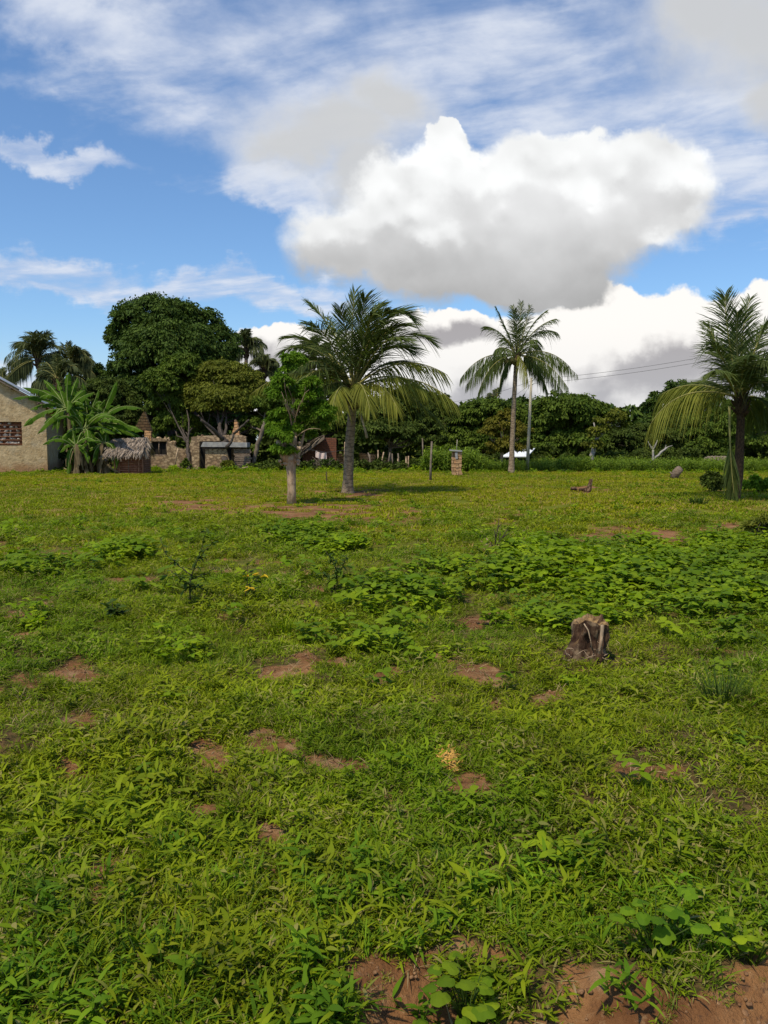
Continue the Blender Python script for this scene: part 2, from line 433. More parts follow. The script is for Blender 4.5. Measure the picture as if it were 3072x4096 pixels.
M = {}
M['bark'] = solid_mat('bark', (.10, .075, .055), (.21, .17, .13), 5, stretch=(3, 3, 1), bump=.6)
M['bark_pale'] = solid_mat('pale_bark', (.30, .20, .125), (.46, .34, .22), 6, stretch=(2, 2, 1), bump=.6, c=(.12, .09, .06), cscale=5, camt=.7)
M['bark_dark'] = solid_mat('dark_bark', (.045, .035, .03), (.10, .08, .065), 5, stretch=(3, 3, 1), bump=.6)
M['branch_grey'] = solid_mat('grey_branch', (.22, .20, .18), (.36, .33, .30), 6, bump=.4)
def palm_rings(t, col):
    sep = t.new('ShaderNodeSeparateXYZ'); t.l.new(wpos(t), sep.inputs[0])
    zz = t.m('ADD', t.m('MULTIPLY', sep.outputs[2], 8.0), t.m('MULTIPLY', t.noise(wpos(t), 3.0, 3, .6), 2.6))
    fr = t.m('FRACT', zz)
    lw = t.ss(fr, 0.80, 0.94, 0, .8)
    return t.mix(lw, col, (.05, .035, .025))
M['palm_trunk'] = solid_mat('palm_trunk', (.19, .135, .09), (.33, .25, .165), 9, bump=.7, extra=palm_rings, dist=.03)
M['fibre'] = solid_mat('palm_fibre', (.035, .022, .014), (.13, .08, .045), 14, stretch=(3, 3, 1), bump=.9, dist=.05)
M['frond'] = leaf_mat('frond_green', (.050, .078, .020), (.125, .155, .040), .22  , .62, .09, vary=.25)
M['frond_y'] = leaf_mat('frond_yellowish', (.13, .155, .025), (.25, .245, .040), .30  , .62, .09, vary=.2)
M['frond_far'] = leaf_mat('frond_distant', (.055, .075, .030), (.13, .145, .055), .2  , .62, .09, vary=.2)
M['rachis'] = solid_mat('frond_rib', (.17, .17, .05), (.28, .25, .08), 5, bump=.1)
M['rachis_dry'] = solid_mat('dry_frond_rib', (.25, .20, .13), (.36, .30, .20), 5, bump=.2)
M['mango'] = leaf_mat('mango_leaf', (.028, .055, .010), (.085, .130, .020), .16  , .62, .09, vary=.35)
M['mango_mid'] = leaf_mat('mango_leaf_mid', (.045, .080, .010), (.125, .175, .022), .2  , .62, .09, vary=.35)
M['olive'] = leaf_mat('olive_leaf', (.075, .095, .012), (.175, .185, .025), .25  , .62, .09, vary=.3)
M['bright'] = leaf_mat('bright_leaf', (.060, .135, .010), (.150, .250, .018), .34  , .62, .09, vary=.25)
M['bushleaf'] = leaf_mat('bush_leaf', (.032, .055, .010), (.090, .120, .020), .2  , .62, .09, vary=.4)
M['yellowleaf'] = leaf_mat('yellowing_leaf', (.09, .10, .012), (.20, .17, .025), .3  , .62, .09, vary=.3)
M['banana'] = leaf_mat('banana_leaf', (.034, .090, .005), (.098, .180, .012), .34  , .62, .09, vary=.25)
M['banana_rib'] = solid_mat('banana_rib', (.19, .24, .07), (.25, .29, .10), 5, bump=.1)
M['banana_stem'] = solid_mat('banana_stem', (.055, .042, .022), (.13, .105, .055), 5, stretch=(3, 3, .6), bump=.5)
M['dry_leaf'] = leaf_mat('dry_leaf', (.22, .17, .09), (.34, .27, .15), .2  , .62, .09, vary=.3)
M['dead_banana'] = leaf_mat('dead_banana_leaf', (.10, .075, .04), (.24, .18, .10), .15, .8, .1)
M['maize'] = leaf_mat('maize_leaf', (.085, .15, .015), (.20, .27, .03), .3  , .62, .09, vary=.3)
M['yellow'] = leaf_mat('yellow_leaf', (.62, .40, .02), (.80, .58, .04), .35  , .62, .09, vary=.1)
M['saple'] = leaf_mat('sapling_leaf', (.028, .055, .010), (.075, .12, .018), .22  , .62, .09, vary=.2)
M['sapstem'] = solid_mat('sapling_stem', (.035, .025, .02), (.07, .05, .035), 8)
# ground cover
M['herb'] = leaf_mat('herb_leaf', (.120, .172, .005), (.270, .305, .010), .32  , .62, .09, dry=(.36, .27, .12), dryamt=.7, pscale=.45, patch=(.085, .185, .006), patchamt=.6, vary=.3)
M['blade'] = leaf_mat('grass_blade', (.105, .175, .004), (.265, .325, .010), .34  , .62, .09, dry=(.22, .18, .07), dryamt=.35, pscale=.5, patch=(.05, .13, .016), patchamt=.6, vary=.25)
M['fringe'] = leaf_mat('fringe_leaf', (.070, .150, .006), (.200, .310, .014), .34, .62, .09, pscale=.9, patch=(.05, .13, .008), patchamt=.6, vary=.3)
M['broad'] = leaf_mat('broad_leaf', (.120, .205, .006), (.28, .36, .012), .34  , .62, .09, pscale=.8, patch=(.05, .11, .012), patchamt=.5, vary=.25)
M['lawn'] = leaf_mat('short_grass', (.185, .210, .004), (.320, .325, .008), .3  , .62, .09, dry=(.36, .22, .09), dryamt=.85, pscale=.16, patch=(.10, .175, .006), patchamt=.6, vary=.25)
M['dry'] = leaf_mat('dry_grass', (.24, .17, .08), (.38, .29, .15), .15  , .62, .09)

def brick_mat(name, c1, c2, mort, sx, sz, rough=.9, squash=1):
    m, t = new_mat(name)
    P = wpos(t)
    sep = t.new('ShaderNodeSeparateXYZ'); t.l.new(P, sep.inputs[0])
    w = t.v('SUBTRACT', t.noise(P, 3.0, 3, .6, color=True), (.5, .5, .5))
    v = t.comb(t.m('ADD', sep.outputs[0], sep.outputs[1]), sep.outputs[2], 0)
    v = t.v('ADD', v, t.v('SCALE', w, scale=.10))
    b = t.new('ShaderNodeTexBrick'); t.l.new(v, b.inputs['Vector'])
    b.inputs['Color1'].default_value = (*c1, 1); b.inputs['Color2'].default_value = (*c2, 1); b.inputs['Mortar'].default_value = (*mort, 1)
    b.inputs['Scale'].default_value = 1.0; b.inputs['Brick Width'].default_value = sx; b.inputs['Row Height'].default_value = sz
    b.inputs['Mortar Size'].default_value = .018; b.inputs['Mortar Smooth'].default_value = .3
    col = t.mix(t.ss(t.noise(P, 2.0, 5, .65), .3, .7, 0, .55), b.outputs[0], tuple(x * .62 for x in c1))
    p = t.new('ShaderNodeBsdfPrincipled'); t.l.new(col, p.inputs['Base Color']); p.inputs['Roughness'].default_value = rough
    p.inputs['Specular IOR Level'].default_value = .15
    bp = t.new('ShaderNodeBump'); bp.inputs['Strength'].default_value = .8; bp.inputs['Distance'].default_value = .03
    t.l.new(t.m('ADD', t.m('MULTIPLY', b.outputs[1], -1.0), t.noise(P, 14, 5, .7)), bp.inputs['Height']); t.l.new(bp.outputs[0], p.inputs['Normal'])
    o = t.new('ShaderNodeOutputMaterial'); t.l.new(p.outputs[0], o.inputs[0])
    return m
def mud_extra(t, col):
    sep = t.new('ShaderNodeSeparateXYZ'); t.l.new(wpos(t), sep.inputs[0])
    zz = t.m('ADD', sep.outputs[2], t.m('MULTIPLY', t.noise(wpos(t), 1.6, 4, .6), .5))
    col = t.mix(t.ss(zz, .35, .85, .75, 0), col, (.30, .15, .07))
    # horizontal cracks of the courses and pits where stones show
    zc = t.m('ADD', sep.outputs[2], t.m('MULTIPLY', t.noise(wpos(t), 2.2, 4, .7), .16))
    fr = t.m('FRACT', t.m('MULTIPLY', zc, 1.45))
    ln = t.m('MULTIPLY', t.ss(fr, .975, .99), t.ss(t.noise(wpos(t), 1.1, 3, .6), .45, .55, 0, .8))
    col = t.mix(ln, col, (.13, .08, .05))
    pit = t.ss(t.noise(wpos(t), 9.0, 4, .7), .66, .72, 0, .7)
    return t.mix(pit, col, (.15, .10, .065))
M['mud'] = solid_mat('mud_plaster', (.40, .285, .155), (.58, .44, .26), 3.0, bump=.9, bscale=7, c=(.40, .34, .25), cscale=1.3, camt=.6, extra=mud_extra, dist=.05)
def rubble_extra(t, col):
    v = t.new('ShaderNodeTexVoronoi', feature='F1'); t.l.new(t.v('MULTIPLY', wpos(t), (1, 1, 1.5)), v.inputs['Vector']); v.inputs['Scale'].default_value = 5.5
    g = t.new('ShaderNodeSeparateXYZ'); t.l.new(v.outputs['Color'], g.inputs[0])
    col = t.mix(t.m('MULTIPLY', g.outputs[0], .55), col, (.22, .145, .085))
    return t.mix(t.ss(v.outputs['Distance'], .42, .62, 0, .75), col, (.13, .085, .05))
M['stonewall'] = solid_mat('rubble_wall', (.36, .26, .15), (.52, .39, .24), 3.5, bump=.9, bscale=8, c=(.26, .13, .07), cscale=1.2, camt=.55, extra=rubble_extra, dist=.06)
M['gable'] = brick_mat('orange_brick', (.66, .38, .19), (.58, .32, .15), (.10, .06, .04), .42, .15)
M['redwall'] = brick_mat('red_brick', (.22, .085, .05), (.17, .07, .045), (.12, .07, .05), .3, .12)
M['pillar'] = brick_mat('block_pillar', (.52, .33, .18), (.46, .27, .14), (.15, .09, .05), .30, .17)
M['concrete'] = solid_mat('concrete', (.24, .24, .25), (.36, .35, .34), 4, bump=.3)
M['dark'] = solid_mat('dark_interior', (.012, .010, .009), (.02, .018, .015), 4)  # near-black: darkness painted behind the ruin's openings; also colours two far outer walls
M['thatch'] = leaf_mat('thatch', (.22, .17, .13), (.42, .34, .27), .05  , .62, .09, vary=.35)
M['thatch_dark'] = leaf_mat('old_thatch', (.10, .075, .055), (.22, .17, .12), .05  , .62, .09, vary=.35)
M['wood'] = solid_mat('old_wood', (.13, .09, .065), (.25, .19, .14), 8, stretch=(1, 1, 3), bump=.5)
M['wood_red'] = solid_mat('reddish_stick', (.22, .10, .06), (.36, .19, .12), 8, bump=.4)
M['mudred'] = solid_mat('red_mud', (.17, .065, .04), (.26, .11, .06), 6, bump=.6)
M['pole'] = solid_mat('weathered_pole', (.33, .29, .21), (.46, .41, .31), 6, stretch=(4, 4, .5), bump=.3)
M['tin'] = solid_mat('tin_roof', (.42, .44, .46), (.52, .53, .54), 2, rough=.4, bump=.05, spec=.5, metal=.3, c=(.30, .22, .17), camt=.35)
M['tin_white'] = solid_mat('bright_tin_roof', (.74, .76, .80), (.82, .84, .86), 2, rough=.4, bump=.05)
M['cloth'] = solid_mat('pink_cloth', (.56, .42, .37), (.66, .52, .46), 4, bump=.2, bscale=9)
M['wire'] = solid_mat('wire', (.06, .06, .06), (.1, .1, .1), 4)
M['rock'] = solid_mat('field_stone', (.42, .36, .31), (.58, .52, .46), 5, bump=.6)
M['blue'] = solid_mat('blue_plastic', (.10, .20, .27), (.15, .27, .34), 3)
M['white'] = solid_mat('white_petal', (.75, .75, .72), (.85, .85, .8), 3)
M['coconut'] = solid_mat('coconut', (.07, .06, .02), (.14, .11, .04), 6)

# soil of the ground sheet
def soil_mat():
    m, t = new_mat('soil_and_turf')
    P = wpos(t)
    bare = t.new('ShaderNodeAttribute', attribute_name='tint').outputs['Fac']
    far = t.new('ShaderNodeAttribute', attribute_name='far').outputs['Fac']
    n = t.noise(P, 2.3, 7, .62); nf = t.noise(P, 26, 5, .7)
    soil = t.mix(t.ss(n, .35, .65), (.140, .060, .024), (.290, .145, .060))
    soil = t.mix(t.ss(nf, .55, .7, 0, .5), soil, (.34, .215, .115))
    soil = t.mix(t.ss(t.noise(P, 5.0, 5, .6), .52, .66, 0, .7), soil, (.36, .22, .115))
    soil = t.mix(t.ss(nf, .44, .32, 0, .6), soil, (.07, .04, .028))
    turf = t.mix(t.ss(t.noise(P, .9, 6, .65), .35, .65), (.095, .125, .006), (.165, .175, .010))
    turf = t.mix(t.ss(nf, .5, .7, 0, .5), turf, (.20, .135, .05))
    turf = t.mix(t.ss(t.noise(P, .22, 5, .6), .48, .66, 0, .6), turf, (.24, .135, .055))
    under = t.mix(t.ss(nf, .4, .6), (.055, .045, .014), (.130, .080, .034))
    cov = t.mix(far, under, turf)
    e = t.m('ADD', bare, t.m('MULTIPLY', t.m('SUBTRACT', nf, .5), .8))
    col = t.mix(t.ss(e, .25, .6), cov, soil)
    p = t.new('ShaderNodeBsdfPrincipled'); t.l.new(col, p.inputs['Base Color']); p.inputs['Roughness'].default_value = .95
    p.inputs['Specular IOR Level'].default_value = .1
    bp = t.new('ShaderNodeBump'); bp.inputs['Strength'].default_value = .9; bp.inputs['Distance'].default_value = .03
    t.l.new(t.m('ADD', nf, t.m('MULTIPLY', t.noise(P, 90, 3, .6), .3)), bp.inputs['Height']); t.l.new(bp.outputs[0], p.inputs['Normal'])
    o = t.new('ShaderNodeOutputMaterial'); t.l.new(p.outputs[0], o.inputs[0])
    return m
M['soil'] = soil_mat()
M['clod'] = solid_mat('soil_clod', (.14, .068, .032), (.30, .17, .085), 20)

# ------------------------------------------------------------------ ground sheet
def build_ground():
    ys = np.concatenate([np.linspace(-30, 1.2, 30, endpoint=False), 1.2 * (14 / 1.2) ** np.linspace(0, 1, 420, endpoint=False),
                         14 * (60 / 14) ** np.linspace(0, 1, 150, endpoint=False), 60 * (2500 / 60) ** np.linspace(0, 1, 40)])
    u = np.linspace(-1, 1, 361)
    half = np.maximum(ys, 0) * .75 + 3.0 + np.clip(-ys, 0, 99) * .8 + np.clip(ys - 60, 0, 1e9) * .8
    X = half[:, None] * u[None, :]; Y = np.repeat(ys[:, None], len(u), 1)
    Z = H(X, Y)
    V = np.stack([X, Y, Z], -1).reshape(-1, 3)
    r, c = len(ys), len(u)
    i = np.arange(r - 1)[:, None] * c; j = np.arange(c - 1)[None, :]
    Fq = np.stack([i + j, i + j + 1, i + c + j + 1, i + c + j], -1).reshape(-1, 4)
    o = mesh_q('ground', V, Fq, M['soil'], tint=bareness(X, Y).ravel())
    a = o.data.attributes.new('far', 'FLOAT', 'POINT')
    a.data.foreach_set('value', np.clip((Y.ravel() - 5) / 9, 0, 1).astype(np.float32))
    tag(o, 'grassy field floor of reddish brown soil', kind='structure')
build_ground()

# ------------------------------------------------------------------ ground cover (nobody could count it)
def leaf_set(mb, rnd, base_pts, az, el, L, wd, bend, k=4, tint=None, prof=None, m=0):
    """n curved leaves: base (n,3), azimuth, start elevation, length, half width, bend (elevation lost to the tip)"""
    n = len(az)
    q = np.linspace(0, 1, k)
    e = el[:, None] - bend[:, None] * q[None, :]
    d = np.stack([np.cos(e) * np.cos(az)[:, None], np.cos(e) * np.sin(az)[:, None], np.sin(e)], -1)
    step = (L / (k - 1))[:, None, None] * (d[:, :-1] + d[:, 1:]) / 2
    P = base_pts[:, None, :] + np.concatenate([np.zeros((n, 1, 3)), np.cumsum(step, 1)], 1)
    if prof is None: prof = np.interp(q, [0, .3, .6, 1], [.35, 1, .85, .04])
    roll = (rnd.random(n) - .5) * 1.0
    S0 = np.stack([-np.sin(az), np.cos(az), np.zeros(n)], -1)
    up = np.array([0, 0, 1.0])
    S = unit(S0 * np.cos(roll)[:, None] + up * np.sin(roll)[:, None])
    mb.ribbons(P, wd[:, None] * prof[None, :], S, tint, m)
    return P

def tuft(kind, seed):
    rnd = np.random.default_rng(seed); mb = MB()
    def rs(n, r):
        a = rnd.random(n) * 6.283; q = np.sqrt(rnd.random(n)) * r
        return np.stack([np.cos(a) * q, np.sin(a) * q, np.zeros(n)], -1)
    if kind == 'herb':          # creeping grass with short lance leaves
        n = 30; b = rs(n, .08); b[:, 2] = rnd.random(n) * .035
        leaf_set(mb, rnd, b, rnd.random(n) * 6.283, rnd.uniform(.1, 1.25, n), rnd.uniform(.03, .075, n), rnd.uniform(.0024, .0058, n), rnd.uniform(.3, 1.5, n), 5, rnd.random(n))
        ns = 5; b = rs(ns, .05)
        leaf_set(mb, rnd, b, rnd.random(ns) * 6.283, rnd.uniform(.3, 1.0, ns), rnd.uniform(.05, .09, ns), np.full(ns, .0012), rnd.uniform(.1, .5, ns), 4, rnd.random(ns), np.array([1, 1, .8, .5]))
    elif kind == 'blade':       # upright longer blades
        n = 24; b = rs(n, .05)
        leaf_set(mb, rnd, b, rnd.random(n) * 6.283, rnd.uniform(.8, 1.45, n), rnd.uniform(.05, .16, n), rnd.uniform(.0014, .0042, n), rnd.uniform(.3, 1.7, n), 6, rnd.random(n), np.array([.5, .9, 1, .8, .5, .03]))
    elif kind == 'wide':        # wide bladed grass
        n = 9; b = rs(n, .04)
        leaf_set(mb, rnd, b, rnd.random(n) * 6.283, rnd.uniform(.5, 1.3, n), rnd.uniform(.06, .13, n), rnd.uniform(.0045, .0085, n), rnd.uniform(.4, 1.5, n), 6, rnd.random(n), np.array([.35, .8, 1, .85, .5, .03]))
    elif kind == 'broad':       # stalks with three heart shaped leaves
        ns = 6; b = rs(ns, .07); az = rnd.random(ns) * 6.283; hh = rnd.uniform(.07, .17, ns)
        P = leaf_set(mb, rnd, b, az, rnd.uniform(1.1, 1.5, ns), hh, np.full(ns, .0016), rnd.uniform(.1, .5, ns), 3, rnd.random(ns), np.array([1, .9, .8]))
        for i in range(ns):
            s = rnd.uniform(.016, .048); a0 = rnd.random() * 6.283
            aa = a0 + np.array([0, 2.1, -2.1]); t_ = np.full(3, rnd.random())
            leaf_set(mb, rnd, np.repeat(P[i, -1][None], 3, 0), aa, rnd.uniform(-.1, .45, 3), np.array([1.15, .95, .95]) * s * 1.5, np.array([1, .9, .9]) * s * .52, rnd.uniform(.3, 1.0, 3), 5, t_, np.array([.25, .95, 1, .7, .05]))
    elif kind == 'lawn':        # patch of short turf for the far field
        n = 120; b = rs(n, .26)
        leaf_set(mb, rnd, b, rnd.random(n) * 6.283, rnd.uniform(.3, 1.3, n), rnd.uniform(.04, .10, n), rnd.uniform(.006, .012, n), rnd.uniform(.2, 1.2, n), 3, rnd.random(n), np.array([.8, 1, .05]))
    elif kind == 'weed':        # leafy weed of the middle and far field
        n = 46; b = rs(n, .13); b[:, 2] = rnd.random(n) ** .8 * .16 * (1 - np.hypot(b[:, 0], b[:, 1]) / .17)
        leaf_set(mb, rnd, b, rnd.random(n) * 6.283, rnd.uniform(-.1, 1.0, n), rnd.uniform(.05, .10, n), rnd.uniform(.014, .026, n), rnd.uniform(.3, 1.2, n), 4, rnd.random(n), np.array([.3, 1, .85, .05]))
    elif kind == 'lance':       # leafy shoots with wide pointed leaves
        for _ in range(4):
            b0 = rs(1, .06)[0]; h_ = rnd.uniform(.05, .13); tip = b0 + [rnd.normal() * .03, rnd.normal() * .03, h_]
            mb.tube([b0, (b0 + tip) / 2 + rnd.normal(size=3) * .004, tip], [.002, .0018, .001], 4, .3)
            n = 7; u = np.linspace(.25, 1, n)[:, None]; b = b0 + (tip - b0) * u
            leaf_set(mb, rnd, b, np.arange(n) * 2.4 + rnd.random(), rnd.uniform(.1, .95, n), rnd.uniform(.045, .085, n), rnd.uniform(.006, .0095, n), rnd.uniform(.3, 1.2, n), 5, rnd.random(n), np.array([.3, 1, .9, .55, .04]))
    elif kind == 'clod':
        for _ in range(6):
            q = rs(1, .03)[0]; r_ = rnd.uniform(.002, .008); mb.blob(q, (r_, r_ * rnd.uniform(.6, 1), r_ * .6), seed * 7 + _, seg=7, ring=5, wob=.6)
    elif kind == 'dry':
        n = 12; b = rs(n, .06)
        leaf_set(mb, rnd, b, rnd.random(n) * 6.283, rnd.uniform(.0, .9, n), rnd.uniform(.04, .12, n), rnd.uniform(.001, .0025, n), rnd.uniform(.1, .8, n), 4, rnd.random(n))
    elif kind == 'maize':
        for _ in range(5):
            b0 = rs(1, .3)[0]; h = rnd.uniform(.5, .95)
            mb.tube([b0, b0 + [0.02, 0, h]], [.014, .006], 4, .4)
            n = 9; b = np.repeat(b0[None], n, 0); b[:, 2] += np.linspace(.1, h, n)
            leaf_set(mb, rnd, b, rnd.random(n) * 6.283, rnd.uniform(.7, 1.2, n), rnd.uniform(.3, .5, n), rnd.uniform(.02, .032, n), rnd.uniform(1.2, 2.2, n), 6, rnd.random(n), np.array([.6, 1, .9, .7, .4, .05]))
    return mb

SRC = {}
def source_collection(cname, kinds, mat):
    c = bpy.data.collections.new(cname)
    for k_i, (k, seed) in enumerate(kinds):
        o = tuft(k, seed).build(f'{cname}_{k_i:02d}', mat, link=False)
        c.objects.link(o)
    return c

def scatter(name, cname, kinds, mat, pts, scale, label, rnd, tilt=.25, align=True):
    """one object: points that carry tufts through geometry nodes"""
    coll = source_collection(cname, kinds, mat)
    n = len(pts)
    me = bpy.data.meshes.new(name); me.vertices.add(n); me.vertices.foreach_set('co', np.asarray(pts, np.float32).ravel())
    def attr(an, ty, v):
        a = me.attributes.new(an, ty, 'POINT')
        a.data.foreach_set('vector' if ty == 'FLOAT_VECTOR' else 'value', np.asarray(v).ravel())
    rot = np.stack([(rnd.random(n) - .5) * tilt, (rnd.random(n) - .5) * tilt, rnd.random(n) * 6.283], -1).astype(np.float32)
    attr('rot', 'FLOAT_VECTOR', rot); attr('scl', 'FLOAT', np.asarray(scale, np.float32)); attr('idx', 'INT', rnd.integers(0, len(kinds), n).astype(np.int32))
    o = bpy.data.objects.new(name, me); COL.objects.link(o); me.materials.append(mat)
    ng = bpy.data.node_groups.new(name + '_nodes', 'GeometryNodeTree')
    ng.interface.new_socket('Geometry', in_out='INPUT', socket_type='NodeSocketGeometry')
    ng.interface.new_socket('Geometry', in_out='OUTPUT', socket_type='NodeSocketGeometry')
    N, L = ng.nodes, ng.links
    gi = N.new('NodeGroupInput'); go = N.new('NodeGroupOutput')
    mp = N.new('GeometryNodeMeshToPoints'); ci = N.new('GeometryNodeCollectionInfo'); ip = N.new('GeometryNodeInstanceOnPoints')
    ci.inputs['Collection'].default_value = coll; ci.inputs['Separate Children'].default_value = True; ci.inputs['Reset Children'].default_value = True
    def na(an, ty):
        q = N.new('GeometryNodeInputNamedAttribute'); q.data_type = ty; q.inputs['Name'].default_value = an; return q.outputs['Attribute']
    L.new(gi.outputs[0], mp.inputs[0]); L.new(mp.outputs[0], ip.inputs['Points']); L.new(ci.outputs[0], ip.inputs['Instance'])
    ip.inputs['Pick Instance'].default_value = True
    L.new(na('idx', 'INT'), ip.inputs['Instance Index'])
    er = N.new('FunctionNodeEulerToRotation'); L.new(na('rot', 'FLOAT_VECTOR'), er.inputs[0]); L.new(er.outputs[0], ip.inputs['Rotation'])
    L.new(na('scl', 'FLOAT'), ip.inputs['Scale']); L.new(ip.outputs[0], go.inputs[0])
    md = o.modifiers.new('scatter', 'NODES'); md.node_group = ng
    tag(o, label, kind='stuff')
    return o

def points(rnd, y0, y1, dens, wide=.60, extra=2.8):
    """random ground points with a density per square metre given as f(x, y)"""
    dmax = dens[1]
    area = (y1 - y0) * ((y0 + y1) / 2 * wide + extra) * 2
    n = int(area * dmax)
    y = np.sqrt(rnd.uniform(0, 1, n) * (y1 ** 2 - y0 ** 2) + y0 ** 2)
    x = (rnd.random(n) * 2 - 1) * (y * wide + extra)
    out = np.abs(x) > y * .50 + .4
    keep = rnd.random(n) < np.clip(dens[0](x, y), 0, 1) * np.where(out, .6, 1)
    x, y = x[keep], y[keep]
    return np.stack([x, y, H(x, y) - .004], -1)
def inpatch(x, y, lst, soft=.35):
    px, py = proj(x, y); best = np.full(np.shape(px), -9.0)
    wob = (fbm(np.asarray(x) * 1.7, np.asarray(y) * 1.7, 77) - .5) * .9
    for (cx, cy, rx, ry) in lst: best = np.maximum(best, 1 - np.hypot((px - cx) / rx, (py - cy) / ry) + wob)
    return np.clip(best / soft, 0, 1)

BROAD = [(2850, 2280, 420, 110), (2500, 2290, 620, 120), (2750, 2390, 520, 130), (2150, 2310, 330, 90), (2250, 2480, 380, 60), (1600, 2400, 260, 55), (1180, 2145, 170, 32), (1280, 2190, 200, 28),
         (1400, 2570, 200, 60), (1560, 2550, 130, 50), (750, 2620, 120, 40), (130, 2500, 70, 20), (130, 2300, 160, 40), (1750, 2630, 160, 30), (2950, 2560, 200, 60), (500, 2230, 160, 25), (1750, 2280, 200, 30)]
TALL = [(800, 2600, 330, 130), (300, 3500, 600, 350), (2700, 3600, 700, 300), (1300, 3700, 1300, 260), (1600, 3420, 500, 90), (500, 3900, 1100, 260), (2960, 2830, 260, 200), (2000, 3000, 700, 120)]
def build_cover():
    rnd = np.random.default_rng(5)
    free = lambda x, y: 1 - .74 * np.clip(bareness(x, y) * 2.4 - .3, 0, 1)
    # creeping herb carpet, thinning out with distance as the tufts grow larger
    p1 = points(rnd, .9, 5.0, (lambda x, y: free(x, y) * np.clip((fbm(x * 1.6, y * 1.6, 51) - .22) * 3.2, .15, 1), 1150))
    p2 = points(rnd, 5.0, 9.0, (lambda x, y: free(x, y) * np.clip((fbm(x * 1.6, y * 1.6, 51) - .25) * 3.2, .12, 1), 620))
    p3 = points(rnd, 9.0, 16.0, (lambda x, y: free(x, y) * np.clip((fbm(x * 1.1, y * 1.1, 51) - .28) * 3.2, .10, 1), 240))
    P = np.vstack([p1, p2, p3]); Y = P[:, 1]
    bw = bareness(P[:, 0], P[:, 1])
    s = rnd.uniform(.55, 1.2, len(P)) * np.interp(Y, [2, 5, 9, 16], [.80, .76, .92, 1.35]) * (1 - .62 * np.clip(bw * 2, 0, 1)) * (.55 + .9 * fbm(P[:, 0] * .9, P[:, 1] * .9, 55, 3))
    scatter('herb_carpet', 'herb_tufts', [('herb', i) for i in range(9)] + [('lance', 11 + i) for i in range(1)], M['herb'], P, s, 'creeping short leaved green herbs covering the field', rnd, .6)
    # upright grass
    p = points(rnd, 1.5, 6.5, (lambda x, y: free(x, y) * (.10 + .9 * inpatch(x, y, TALL)) * (.3 + 1.0 * fbm(x * 1.5, y * 1.5, 61)), 230))
    q = points(rnd, 6.5, 14, (lambda x, y: free(x, y) * (.14 + .8 * inpatch(x, y, TALL)) * (.2 + 1.0 * fbm(x * 1.5, y * 1.5, 61)), 45))
    P = np.vstack([p, q]); s = rnd.uniform(.5, 1.2, len(P)) * np.interp(P[:, 1], [2, 3.2, 6, 14], [.95, .8, .75, 1.0])
    scatter('grass_blades', 'blade_tufts', [('blade', 20 + i) for i in range(8)] + [('wide', 30 + i) for i in range(3)], M['blade'], P, s, 'upright blades of fresh green grass among the herbs', rnd, .4)
    # the taller fringe along the little bank in front
    def fringe(x, y):
        px, py = proj(x, y)
        return free(x, y) * np.clip((py - 3380) / 260, 0, 1) * np.clip((fbm(x * 2.4 + 7, y * 2.4, 65, 3) - .30) * 3.2, .05, 1)
    p = points(rnd, 1.7, 3.2, (fringe, 380))
    scatter('tall_fringe_grass', 'fringe_tufts', [('wide', 110 + i) for i in range(4)] + [('blade', 120 + i) for i in range(3)] + [('lance', 130 + i) for i in range(3)], M['fringe'], p, rnd.uniform(.42, 1.05, len(p)), 'taller fresh green grass and leafy shoots along the front edge of the field', rnd, .5)
    # broad leaved patches
    p = points(rnd, 1.7, 14, (lambda x, y: inpatch(x, y, BROAD) * np.clip((fbm(x * 2.2, y * 2.2, 71) - .3) * 3, .4, 1) + .018 * free(x, y), 160))
    s = rnd.uniform(.4, 1.35, len(p)) * np.interp(p[:, 1], [2, 4, 8], [.5, .75, 1.2]) * (.6 + .8 * fbm(p[:, 0] * 1.3, p[:, 1] * 1.3, 73, 3))
    scatter('broadleaf_cover', 'broadleaf_tufts', [('broad', 40 + i) for i in range(9)], M['broad'], p, s, 'low broad leaved creeper spreading in patches on the field', rnd, .3)
    # far turf
    p = points(rnd, 10.5, 45, (lambda x, y: np.clip((y - 10) / 4, 0, 1) * (1 - .85 * np.clip(bareness(x, y) * 1.5 - .2, 0, 1)) * (.45 + .8 * fbm(x * .7, y * .7, 81)), 13), .60, 3)
    s = rnd.uniform(.6, 1.2, len(p))
    scatter('short_turf', 'turf_patches', [('lawn', 50 + i) for i in range(5)], M['lawn'], p, s, 'short yellowish green turf of the far field', rnd, .1)
    # leafy weeds in the middle and far field
    p = points(rnd, 7, 43, (lambda x, y: np.clip((fbm(x * .55, y * .55, 91) - .52) * 5, 0.02, 1) * free(x, y), 5.5), .60, 3)
    s = rnd.uniform(.35, 1.0, len(p))
    p2 = points(rnd, 37, 44, (lambda x, y: .9 + 0 * x, 3.5), .60, 3)
    p = np.vstack([p, p2]); s = np.r_[s, rnd.uniform(.8, 2.2, len(p2)) * np.interp(p2[:, 1], [37, 44], [.35, 1.2])]
    scatter('field_weeds', 'weed_tufts', [('weed', 60 + i) for i in range(6)], M['bushleaf' if False else 'broad'], p, s, 'small leafy weeds scattered over the mid and far field', rnd, .3)
    # dry litter on the bare spots
    p = points(rnd, 1.5, 12, (lambda x, y: .22 + .5 * np.clip(bareness(x, y) * 2 - .5, 0, 1), 70))
    scatter('dry_litter', 'dry_tufts', [('dry', 70 + i) for i in range(4)], M['dry'], p, rnd.uniform(.5, 1.2, len(p)), 'dry straw and dead stems on the bare soil', rnd, .5)
    # clods and pebbles on the bare soil
    p = points(rnd, 1.5, 9, (lambda x, y: np.clip(bareness(x, y) * 1.6 - .3, 0, 1), 420))
